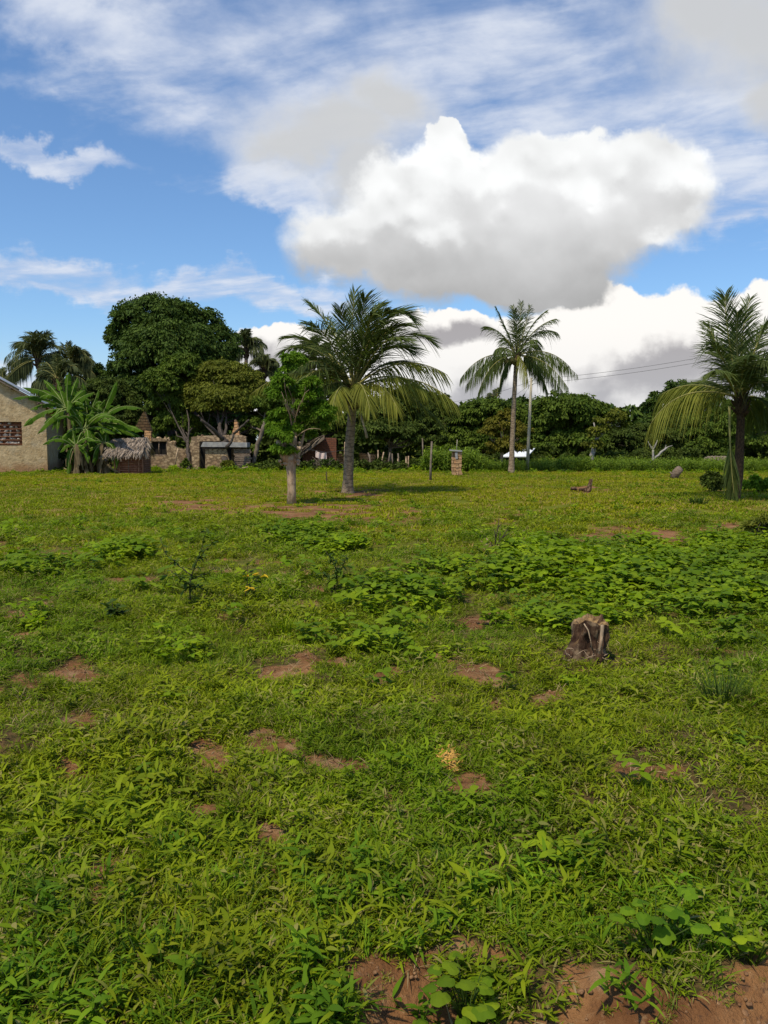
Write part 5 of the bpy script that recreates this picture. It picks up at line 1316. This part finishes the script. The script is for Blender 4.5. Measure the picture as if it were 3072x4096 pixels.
b_ = base(1722, 1922); t_ = thing('garden_pole', 'slim bare pole standing in the grass left of the brick pillar', 'pole', b_); mb = MB(); mb.tube([b_ - [0, 0, .1], at(1722, 1880, b_[1]), at(1727, 1765, b_[1])], [.06, .045, .035], 7, wob=.1); mb.build('shaft', M['bark'], t_)
# slender stems of the thicket
rnd = np.random.default_rng(15)
spec = [(1478, 1880, 1480, 1830), (1516, 1885, 1535, 1820), (1514, 1882, 1512, 1812), (1575, 1888, 1595, 1840), (1572, 1880, 1568, 1826), (1598, 1870, 1592, 1825), (1625, 1886, 1624, 1838), (1632, 1886, 1634, 1836),
        (1697, 1880, 1705, 1858), (1703, 1882, 1716, 1850), (1693, 1870, 1690, 1765), (1497, 1884, 1472, 1822), (1548, 1880, 1560, 1822), (1378, 1868, 1380, 1780)]
labs = ['thin stem just right of the big palm trunk', 'pale stem leaning right among the thicket stems', 'straight pale stem crossing the leaning one', 'pale stem tilting right at the thicket centre', 'short upright stem left of the tilting one',
        'dark stem rising right of the tilting stem', 'left stem of the upright pale pair', 'right stem of the upright pale pair', 'left leg of the crossed stick pair near the garden pole', 'right leg of the crossed stick pair near the garden pole',
        'tall grey stem just left of the garden pole', 'dark stem slanting left before the tan wall', 'brown stem leaning right before the tan wall end', 'grey straight post close left of the big palm trunk']
for i, ((xa, ya, xb, yb), lb) in enumerate(zip(spec, labs)):
    Ys = 42.8 if i != 13 else 41.5
    t_ = pole_thing('slender_stem', lb, 'stem', [(xa, 1888), ((xa + xb) / 2, (ya + yb) / 2), (xb, yb - 12)], Ys, .045, 'bark_pale' if i in (1, 2, 3, 6, 7, 8, 9, 13) else 'bark', i, 'slender stems under the thicket')

# ------------------------------------------------------------------ brick pillar
def pillar():
    b = base(1826, 1901); Yp = b[1]; t = thing('brick_pillar', 'narrow orange block pillar with a flat cap and thin rod', 'pillar', b); k = Yp / F; rnd = np.random.default_rng(16)
    x0, x1 = (1807 - 1536) * k, (1846 - 1536) * k; z1 = at(1536, 1806, Yp)[2]; mb = MB(); n = 11; h = (z1 + .1) / n
    for i in range(n):
        j = rnd.uniform(-.02, .02)
        mb.box(((x0 + x1) / 2 + .09 + j, Yp, -.1 + h * (i + .5)), ((x1 - x0) * .58, .28, h * .93), jit=.025, rnd=rnd)
        mb.box((x0 + .09 + j * .5, Yp + .06, -.1 + h * (i + .5)), ((x1 - x0) * .42, .24, h * .99), jit=.01, rnd=rnd)
    mb.build('shaft', M['pillar'], t, smooth=False)
    mb = MB(); mb.box(((x0 + x1) / 2 - .05, Yp, z1 + .04), ((x1 - x0) * 1.25, .42, .06), ry=.08); mb.build('cap', M['concrete'], t, smooth=False)
    mb = MB(); mb.slab([at(1822, 1836, Yp - .17), at(1820, 1810, Yp - .17), at(1830, 1808, Yp - .17), at(1831, 1836, Yp - .17)], (0, .03, 0)); mb.build('tin_flap', M['concrete'], t, smooth=False)
    mb = MB(); mb.tube([at(1826, 1806, Yp), at(1829, 1758, Yp)], .014, 5); mb.build('rod', M['pole'], t)
pillar()
# utility pole and its wires
def utility():
    Yu = 41.3; b = baseY(2108, Yu); t = thing('utility_pole', 'wooden power pole behind the tall slender palm', 'utility pole', b); mb = MB()
    top = at(2126, 1511, Yu); mb.tube([b - [0, 0, .2], (b + top) / 2, top], [.09, .075, .06], 12); mb.build('shaft', M['pole'], t)
    for py in (1520, 1535):
        mb = MB(); mb.blob(at(2131, py, Yu - .05), (.045, .045, .06), 1, wob=.05); mb.build('insulator', M['white'], t)
    def sag(a_, b2, s): 
        u = np.linspace(0, 1, 24)[:, None]; return a_ + (b2 - a_) * u - np.array([0, 0, 1]) * 4 * s * u * (1 - u)
    for (p0, p1, Y1, lb) in (((2131, 1518), (3500, 1275), 34, 'upper wire running right'), ((2131, 1534), (3500, 1295), 34, 'lower wire running right'), ((2122, 1525), (1700, 1610), 60, 'wire running back left')):
        mb = MB(); mb.tube(sag(at(*p0, Yu), at(*p1, Y1), .35), .0075, 4); o = mb.build('wire', M['wire'], t); o['label'] = lb
    for (p1) in ((2020, 1605), (2045, 1650)):
        mb = MB(); mb.tube(sag(at(2122, 1537, Yu), at(*p1, 52), .05), .0075, 4); o = mb.build('stay_wire', M['wire'], t)
utility()
# small far buildings
def tin_house():
    Yt = 46; t = thing('tin_roof_house', 'low far house with bright white tin roof behind the utility pole', 'house', baseY(2070, Yt)); mb = MB()
    mb.slab([at(2020, 1870, Yt), at(2020, 1829, Yt), at(2100, 1829, Yt), at(2100, 1870, Yt)], (0, 1.5, 0)); mb.build('wall', M['dark'], t, smooth=False)  # outer wall in plain near-black
    mb = MB(); a_, b2, c_, d_ = at(2005, 1829, Yt - .5), at(2110, 1828, Yt - .5), at(2140, 1796, Yt + .9), at(2060, 1798, Yt + .9)
    mb.slab([a_, b2, c_, d_], (0, 0, .05)); mb.build('roof', M['tin_white'], t, smooth=False)
tin_house()
def hut():
    Yt = 45; t = thing('thatched_hut', 'low hut with ragged pinkish thatch left of the right palm trunk', 'hut', baseY(2870, Yt)); rnd = np.random.default_rng(17); mb = MB()
    mb.slab([at(2815, 1888, Yt), at(2815, 1862, Yt), at(2925, 1862, Yt), at(2925, 1888, Yt)], (0, 2, 0)); mb.build('wall', M['dark'], t, smooth=False)  # hut wall drawn in the same near-black colour
    r = MB(); a_, b2, c_, d_ = at(2830, 1825, Yt + 1), at(2925, 1825, Yt + 1), at(2806, 1861, Yt - .4), at(2925, 1862, Yt - .4)
    r.add([a_, b2, d_, c_], [[0, 1, 2, 3]], .2); thatch_strip(r, a_, b2, c_, d_, 1500, rnd, .45, .02); r.build('roof', M['thatch'], t)
hut()
t_ = thing('low_wall', 'pale grey low wall at the right edge behind the palm', 'wall', baseY(3060, 46)); t_['kind'] = 'thing'; mb = MB()
mb.slab([at(3005, 1885, 46), at(3005, 1866, 46), at(3200, 1864, 46), at(3200, 1885, 46)], (0, .25, 0)); mb.build('wall', M['concrete'], t_, smooth=False)
t_ = thing('blue_sheet', 'faded blue plastic sheet lying before the far maize', 'plastic sheet', baseY(2265, 40.4)); mb = MB()
P = np.array([at(2240 + i * 6, 1878 - (i % 3) * 1.5, 40.4 + (i % 2) * .1) for i in range(9)]); V = np.concatenate([P, P - [0, -.3, .12]]); i = np.arange(8); mb.add(V, np.stack([i, i + 1, i + 10, i + 9], -1)); mb.build('sheet', M['blue'], t_)
t_ = thing('white_flowers', 'tall plant with small white flowers before the dark thicket', 'plant', baseY(2660, 42.5)); mb = MB()
for i, (a_, b2) in enumerate(((2648, 1858), (2657, 1857), (2665, 1857), (2678, 1857))): mb.blob(at(a_, b2, 42.5), (.035, .03, .03), i)
mb.build('flower', M['white'], t_); mb = MB()
for i, (a_, b2) in enumerate(((2648, 1858), (2657, 1857), (2665, 1857), (2678, 1857))): mb.tube([baseY(2660, 42.5), at(a_, b2, 42.5)], .01, 4)
mb.build('stem', M['saple'], t_)

# ------------------------------------------------------------------ stumps
def stump_mesh(mb, b, r, h, seed, lean=(0, 0), ridges=7, seg=96, ring=40, jag=.25, tilt=0):
    rnd = np.random.default_rng(seed); th = np.linspace(0, 2 * np.pi, seg, endpoint=False); v = np.linspace(-.12, 1, ring)
    ridge = sum(np.abs(np.sin((th + rnd.random() * 6) * kk)) ** 1.5 * a for kk, a in ((1.5, .12), (3.5, .15), (7.5, .08)))
    prof = .72 + ridge
    topz = 1 + jag * (vnoise(np.cos(th) * 2.2 + 5, np.sin(th) * 2.2, seed) - .5) * 1.1 + tilt * np.cos(th)
    Vs = []
    for vi in v:
        flare = 1 + .28 * max(0, .3 - vi) / .3
        rr = r * prof * flare * (1 + .10 * (vnoise(np.cos(th) * 4 + vi * 3, np.sin(th) * 4 + vi * 5, seed + 3) - .5) * 2 - .06 * (vnoise(th * 9, vi * 2 + th * 0, seed + 4)) + .10 * (vnoise(th * 13, vi * 6 + th * 0, seed + 6) - .5))
        dent = .55 * np.exp(-((th - 4.35) / .33) ** 2) * np.clip((.72 - vi) * 5, 0, 1) + .22 * np.exp(-((th - 5.1) / .12) ** 2) * np.clip((.95 - vi) * 5, 0, 1); left = .30 * np.exp(-((th - 3.5) / .45) ** 2) * np.clip((.62 - vi) * 3, 0, 1)
        rr = rr * (1 - dent + left)
        z = vi * h * topz if vi > 0 else vi * h
        Vs.append(np.stack([b[0] + rr * np.cos(th) + lean[0] * vi, b[1] + rr * np.sin(th) * .85 + lean[1] * vi, b[2] + z + 0 * th], -1))
    for f_, dz in ((.86, .01), (.7, -.02), (.5, -.06), (.25, -.10), (.02, -.12)):      # broken top sinking to a hollow
        rr = r * prof * f_
        z = h * topz + dz * h * 2.2 + h * .10 * (vnoise(np.cos(th) * f_ * 7 + 9, np.sin(th) * f_ * 7, seed + 5) - .5)
        Vs.append(np.stack([b[0] + rr * np.cos(th) + lean[0], b[1] + rr * np.sin(th) * .85 + lean[1], b[2] + z], -1))
    V = np.array(Vs); R_ = len(Vs); i = np.arange(R_ - 1)[:, None] * seg; j = np.arange(seg)[None, :]; j2 = (j + 1) % seg
    mb.add(V.reshape(-1, 3), np.stack([i + j, i + j2, i + seg + j2, i + seg + j], -1))
def stump_mat():
    m, t = new_mat('stump_wood'); P = wpos(t); n = t.noise(t.v('MULTIPLY', P, (1, 1, .25)), 38, 6, .7)
    col = t.mix(t.ss(n, .35, .65), (.028, .014, .009), (.11, .062, .035))
    col = t.mix(t.ss(t.noise(P, 11, 5, .6), .5, .62, 0, .85), col, (.24, .165, .10))
    col = t.mix(t.ss(t.noise(P, 9, 4, .6), .47, .36, 0, .8), col, (.035, .016, .010))
    nz = t.new('ShaderNodeSeparateXYZ'); t.l.new(t.new('ShaderNodeNewGeometry').outputs['True Normal'], nz.inputs[0])
    pz = t.new('ShaderNodeSeparateXYZ'); t.l.new(P, pz.inputs[0]); col = t.mix(t.m('MULTIPLY', t.ss(nz.outputs[2], .3, .8, 0, .85), t.ss(pz.outputs[2], .12, .2)), col, (.36, .23, .10))
    p = t.new('ShaderNodeBsdfPrincipled'); t.l.new(col, p.inputs['Base Color']); p.inputs['Roughness'].default_value = .9; p.inputs['Specular IOR Level'].default_value = .15
    bp = t.new('ShaderNodeBump'); bp.inputs['Strength'].default_value = 1.0; bp.inputs['Distance'].default_value = .012; t.l.new(n, bp.inputs['Height']); t.l.new(bp.outputs[0], p.inputs['Normal'])
    o = t.new('ShaderNodeOutputMaterial'); t.l.new(p.outputs[0], o.inputs[0]); return m
M['stump'] = stump_mat()
b_ = base(2350, 2655); Yq = b_[1]
t_ = thing('tree_stump', 'weathered hollow tree stump standing in the foreground grass', 'tree stump', b_); mb = MB()
stump_mesh(mb, b_, .128, .275, 24, lean=(.022, .03), jag=.20)
mb.build('stump', M['stump'], t_)
mb = MB(); g_ = lambda px, py, dy=-.13: at(px, py, Yq + dy)
mb.tube([g_(2336, 2495), g_(2352, 2520), g_(2362, 2560), g_(2368, 2600)], [.004, .0045, .004, .003], 5)
mb.build('vine', M['bark_pale'], t_)
mb = MB(); mb.tube([g_(2410, 2500, -.11), g_(2405, 2560, -.14), g_(2396, 2615, -.16)], [.013, .012, .010], 7, wob=.1); o_ = mb.build('splinter', M['bark_pale'], t_)
rnd = np.random.default_rng(23); mb = MB()
for i in range(16):
    p = g_(rnd.uniform(2260, 2420), rnd.uniform(2590, 2660), rnd.uniform(-.2, -.14)); limb(mb, p, p + [rnd.uniform(-.07, .07), rnd.uniform(-.03, .03), rnd.uniform(-.02, .06)], .0028, .0015, 950 + i, .2, 5, 4)
mb.build('dead_twigs', M['bark_pale'], t_)
b_ = base(2353, 1968); t_ = thing('tree_stump', 'small far stump with one upright splinter near the fallen log', 'tree stump', b_); mb = MB()
mb.tube([b_ - [0, 0, .05], at(2358, 1940, b_[1]), at(2364, 1916, b_[1])], [.10, .07, .05], 9, wob=.3, seed=4); mb.tube([b_ - [.02, 0, .05], at(2350, 1950, b_[1])], [.12, .09], 9, wob=.3, seed=5); mb.build('stump', M['stump'], t_)
b_ = base(2305, 1966); t_ = thing('fallen_log', 'dark broken log lying left of the small far stump', 'log', b_); mb = MB()
mb.tube([at(2283, 1956, b_[1]), at(2296, 1955, b_[1]), at(2308, 1957, b_[1])], [.05, .06, .04], 9, wob=.3, seed=6); mb.tube([at(2316, 1958, b_[1]), at(2345, 1958, b_[1])], [.05, .06], 9, wob=.3, seed=7); mb.build('log', M['stump'], t_)
b_ = base(2705, 1912); t_ = thing('old_trunk_butt', 'brown sawn trunk piece tilted at the maize edge', 'log', b_); mb = MB()
mb.tube([b_ + [-.1, 0, 0], at(2706, 1890, b_[1]), at(2718, 1876, b_[1] - .2)], [.17, .17, .15], 12, wob=.2, seed=8); mb.tube([at(2695, 1905, b_[1]), at(2680, 1888, b_[1])], [.05, .03], 6); mb.build('log', M['wood'], t_)

# ------------------------------------------------------------------ saplings and single plants
def sapling(name, label, px, py, stems, nleaf, ll, lw, mat, seed, r=.010, leafz=(.35, 1), cat='sapling', yellow=None):
    b = base(px, py); Ys = b[1]; t = thing(name, label, cat, b); mb = MB(); rnd = np.random.default_rng(seed); lb = []; ax = []
    for i, st in enumerate(stems):
        pts = np.array([at(p, q, Ys + d) for (p, q, d) in st]); 
        if i == 0: pts = np.vstack([b - [0, 0, .03], pts])
        n = 10; L = np.r_[0, np.cumsum(np.linalg.norm(np.diff(pts, axis=0), axis=1))]; s = np.linspace(0, L[-1], n)
        c = np.stack([np.interp(s, L, pts[:, j]) for j in range(3)], -1); c[1:-1] += rnd.normal(size=(n - 2, 3)) * .003
        mb.tube(c, np.linspace(r if i == 0 else r * .6, r * .25, n), 5)
        m = nleaf // len(stems); u = rnd.uniform(leafz[0] if i == 0 else .05, 1, m); k_ = u * (n - 1); a_ = np.floor(k_).astype(int).clip(0, n - 2)
        lb.append(c[a_] + (c[a_ + 1] - c[a_]) * (k_ - a_)[:, None])
    mb.build('stem', M['sapstem'], t)
    lb = np.vstack(lb); n = len(lb); mb = MB()
    leaf_set(mb, rnd, lb, rnd.random(n) * 6.283, rnd.uniform(-.5, .9, n), ll * rnd.uniform(.6, 1.2, n), lw * rnd.uniform(.7, 1.1, n), rnd.uniform(.2, 1.2, n), 6, rnd.random(n), np.array([.1, .7, 1, .9, .5, .03]))
    mb.build('foliage', M[mat], t)
    return t, Ys
sapling('young_sapling', 'leafy sapling with thin dark stem left in the middle field', 760, 2438, [[(759, 2340, 0), (765, 2300, 0), (790, 2240, 0), (812, 2180, 0), (828, 2110, 0)], [(765, 2300, 0), (715, 2265, .05), (660, 2210, 0), (640, 2150, 0)], [(790, 2240, 0), (850, 2170, -.1)], [(760, 2340, 0), (700, 2300, -.2), (680, 2280, -.2)], [(762, 2320, 0), (830, 2290, .2), (860, 2270, .2)], [(760, 2345, 0), (740, 2360, -.1)], [(760, 2345, 0), (800, 2350, .1)]], 150, .085, .014, 'saple', 30, .008, leafz=(.4, .95))
t_, Ys_ = sapling('young_sapling', 'thin sapling with a few bright yellow leaves', 978, 2412, [[(983, 2370, 0), (991, 2330, 0), (991, 2260, 0)], [(991, 2340, 0), (1020, 2320, 0), (1045, 2305, 0)], [(985, 2360, 0), (1030, 2365, 0)]], 22, .09, .018, 'saple', 31, .007)
rnd = np.random.default_rng(32); mb = MB()
for (px, py, n_, az0) in ((1010, 2300, 6, .4), (995, 2305, 4, 2.5), (1055, 2298, 4, .2), (1040, 2310, 3, .1), (997, 2352, 5, .2), (1000, 2354, 4, 3.0)):
    bp = np.repeat(at(px, py, Ys_ - .04)[None], n_, 0); leaf_set(mb, rnd, bp, rnd.uniform(-.7, .7, n_) + az0, rnd.uniform(-.3, .7, n_), rnd.uniform(.05, .085, n_), rnd.uniform(.009, .013, n_), rnd.uniform(.2, .9, n_), 6, rnd.random(n_), np.array([.2, .8, 1, .8, .5, .03]))
o_ = mb.build('foliage', M['yellow'], t_); o_['label'] = 'bright yellow leaves'
sapling('young_sapling', 'dark leafy sapling in the centre of the middle field', 1335, 2365, [[(1338, 2320, 0), (1345, 2270, 0), (1300, 2200, 0)], [(1340, 2320, 0), (1375, 2260, 0), (1385, 2220, 0)], [(1338, 2330, 0), (1290, 2290, 0)]], 100, .08, .014, 'saple', 33, .008, leafz=(.25, 1))
sapling('dark_shrub', 'small dark leafy shrub left of the slender stemmed sapling', 452, 2490, [[(452, 2450, 0), (448, 2405, 0)], [(452, 2470, 0), (480, 2420, 0)], [(452, 2470, 0), (425, 2420, 0)], [(452, 2475, 0), (490, 2450, 0)]], 90, .075, .020, 'saple', 34, .007, (.1, 1), 'shrub')
sapling('dark_shrub', 'low pale leaved weed clump at the left edge on bare soil', 132, 2535, [[(132, 2500, 0), (128, 2475, 0)], [(132, 2510, 0), (165, 2485, 0)], [(132, 2510, 0), (98, 2485, 0)]], 60, .09, .030, 'broad', 35, .006, (.2, 1), 'weed')
def dead_twig():
    b = base(1978, 2200); t = thing('dead_twig_shrub', 'leafless brown twig shrub standing in the middle field', 'dead shrub', b); mb = MB(); Yt = b[1]
    for i, st in enumerate([[(1978, 2200), (1984, 2150), (1992, 2110), (1996, 2075)], [(1980, 2190), (2010, 2150), (2030, 2115)], [(1984, 2150), (1978, 2120)], [(2010, 2150), (2040, 2130)], [(1978, 2195), (1955, 2160)], [(1992, 2110), (2006, 2095)], [(1980, 2190), (1998, 2165), (2001, 2130)]]):
        mb.tube([at(p, q, Yt) for p, q in st], np.linspace(.011, .004, len(st)), 5)
    mb.build('twigs', M['sapstem'], t)
    mb = MB(); rnd = np.random.default_rng(36); n = 40
    leaf_set(mb, rnd, np.repeat(at(1970, 2185, Yt)[None], n, 0) + rnd.normal(size=(n, 3)) * [.09, .05, .05], rnd.random(n) * 6.28, rnd.uniform(-.5, 1, n), rnd.uniform(.03, .08, n), rnd.uniform(.006, .014, n), rnd.uniform(.2, 1, n), 4, rnd.random(n))
    mb.build('dead_leaves', M['dry'], t)
dead_twig()
def dark_tuft(label, px, py, r, h, n, seed, mat='saple', bw=.003, name='grass_clump'):
    b = base(px, py); t = thing(name, label, 'grass clump', b); rnd = np.random.default_rng(seed); mb = MB()
    a_ = rnd.random(n) * 6.28; q = np.sqrt(rnd.random(n)) * r; bp = np.stack([b[0] + np.cos(a_) * q, b[1] + np.sin(a_) * q, np.full(n, b[2])], -1)
    leaf_set(mb, rnd, bp, a_ + rnd.normal(size=n) * .5, rnd.uniform(1.0, 1.5, n), h * rnd.uniform(.4, 1.1, n), np.full(n, bw), rnd.uniform(.1, .9, n), 6, rnd.random(n), np.array([.8, 1, .9, .7, .4, .05])); mb.build('blades', M[mat], t)
dark_tuft('tall thin dark grass clump at the right edge', 2885, 2850, .09, .24, 150, 40, 'saple', .0022)
dark_tuft('bluish green grass clump below the yellow leaved sapling', 1130, 2520, .12, .2, 120, 41, 'blade', .005)
dark_tuft('tall dark grass clump by the fallen log of the far right', 2790, 2030, .2, .25, 120, 42, 'saple', .008)
# pale chips of a cut root in the foreground
b_ = base(1790, 3060); t_ = thing('wood_chips', 'pale straw coloured heap of wood chips in the foreground grass', 'wood chips', b_); mb = MB(); rnd = np.random.default_rng(43); n = 420
bp = b_ + rnd.normal(size=(n, 3)) * [.024, .05, .004]; bp[:, 2] = b_[2] + .01 + rnd.random(n) * .05 * np.exp(-((bp[:, 0] - b_[0]) / .05) ** 2)
leaf_set(mb, rnd, bp, rnd.random(n) * 6.28, rnd.uniform(-.2, .5, n), rnd.uniform(.015, .045, n), rnd.uniform(.0015, .004, n), rnd.uniform(0, .5, n), 3, rnd.random(n), np.array([.7, 1, .5]))
mb.blob(b_ + [0, 0, .005], (.055, .10, .055), 5, wob=.5, seg=20, ring=12); mb.build('chips', leaf_mat('pale_chips', (.42, .22, .045), (.62, .37, .09), .1, .8, .2, vary=.2), t_)
# foreground broad leaved weeds
def lobed_weed(label, px, py, n, size, h, seed, mat='broad', spread=.1, group='broad leaved weeds in the foreground'):
    b = base(px, py); t = thing('broadleaf_weed', label, 'weed', b, group); rnd = np.random.default_rng(seed); st = MB(); mb = MB()
    for i in range(n):
        a_ = rnd.random() * 6.28; d = rnd.uniform(.2, 1) * spread; hh = h * rnd.uniform(.5, 1.1)
        p1 = b + [math.cos(a_) * d, math.sin(a_) * d, hh]; st.tube([b + [math.cos(a_) * .01, math.sin(a_) * .01, 0], (b + p1) / 2 + [0, 0, hh * .15], p1], [.0022, .002, .0015], 5)
        s = size * rnd.uniform(.7, 1.15); az = a_ + rnd.normal() * .4; tilt_ = rnd.uniform(-.35, .35)
        nb = 22; lobes = int(rnd.integers(3, 6)); th = np.linspace(-2.75, 2.75, nb)
        rr = s * (.74 + .26 * np.abs(np.cos(th * lobes / 2.0))) * (1 - .25 * (np.abs(th) / 2.75) ** 2)
        loc = np.stack([rr * np.cos(th) + s * .25, rr * np.sin(th), 0 * th], -1); loc[:, 2] = -.35 * (np.abs(loc[:, 1])) - .2 * loc[:, 0] ** 2 / s + rnd.normal(size=nb) * s * .03
        ca, sa = math.cos(az), math.sin(az); u = np.array([ca * math.cos(tilt_), sa * math.cos(tilt_), math.sin(tilt_)]); v = np.array([-sa, ca, 0]); w_ = np.cross(u, v)
        V = p1 + loc[:, 0:1] * u + loc[:, 1:2] * v + loc[:, 2:3] * w_
        mid = p1 + (loc * .5)[:, 0:1] * u + (loc * .5)[:, 1:2] * v + (loc * .25)[:, 2:3] * w_
        A = np.vstack([np.repeat(p1[None], 1, 0), mid, V]); r_ = np.arange(nb - 1)
        Fq = np.concatenate([np.stack([r_ + 1, r_ + 2, r_ + 2 + nb, r_ + 1 + nb], -1)]); mb.add(A, Fq, rnd.random())
        mb.add(np.vstack([np.repeat(p1[None], nb, 0), mid]), np.stack([r_, r_ + 1, r_ + 1 + nb, r_ + nb], -1), rnd.random())
    st.build('stem', M['saple'], t); mb.build('leaf_blades', M[mat], t)
lobed_weed('large lobed pale green weed above the bare soil at bottom right centre', 1870, 3950, 16, .034, .15, 50, spread=.11)
lobed_weed('lobed weed on the bare soil at the bottom centre', 1740, 4090, 12, .020, .08, 51, spread=.08)
lobed_weed('leafy dark green lobed weed in the bottom right corner grass', 2620, 3800, 16, .036, .17, 52, 'fringe', .13)
lobed_weed('pale lobed weed at the right frame edge in the foreground', 3010, 3830, 12, .030, .10, 53, spread=.1)
lobed_weed('rounded leaf weed left of centre in the lower grass', 590, 3150, 6, .030, .06, 54, spread=.08)
lobed_weed('tiny rounded leaf weed near the bare soil streak', 790, 2800, 5, .030, .06, 55, spread=.08)
lobed_weed('rounded leaf weed just above the wood chips', 1180, 3070, 4, .026, .06, 56, spread=.08)
lobed_weed('two leaved weed standing on a dark stalk in mid foreground', 1190, 2830, 3, .032, .11, 57, spread=.03)
lobed_weed('broad pale weed below the wood chips', 2130, 3200, 6, .028, .05, 58, spread=.09)
lobed_weed('single round leaved weed at lower left', 560, 3900, 7, .022, .10, 59, spread=.09)
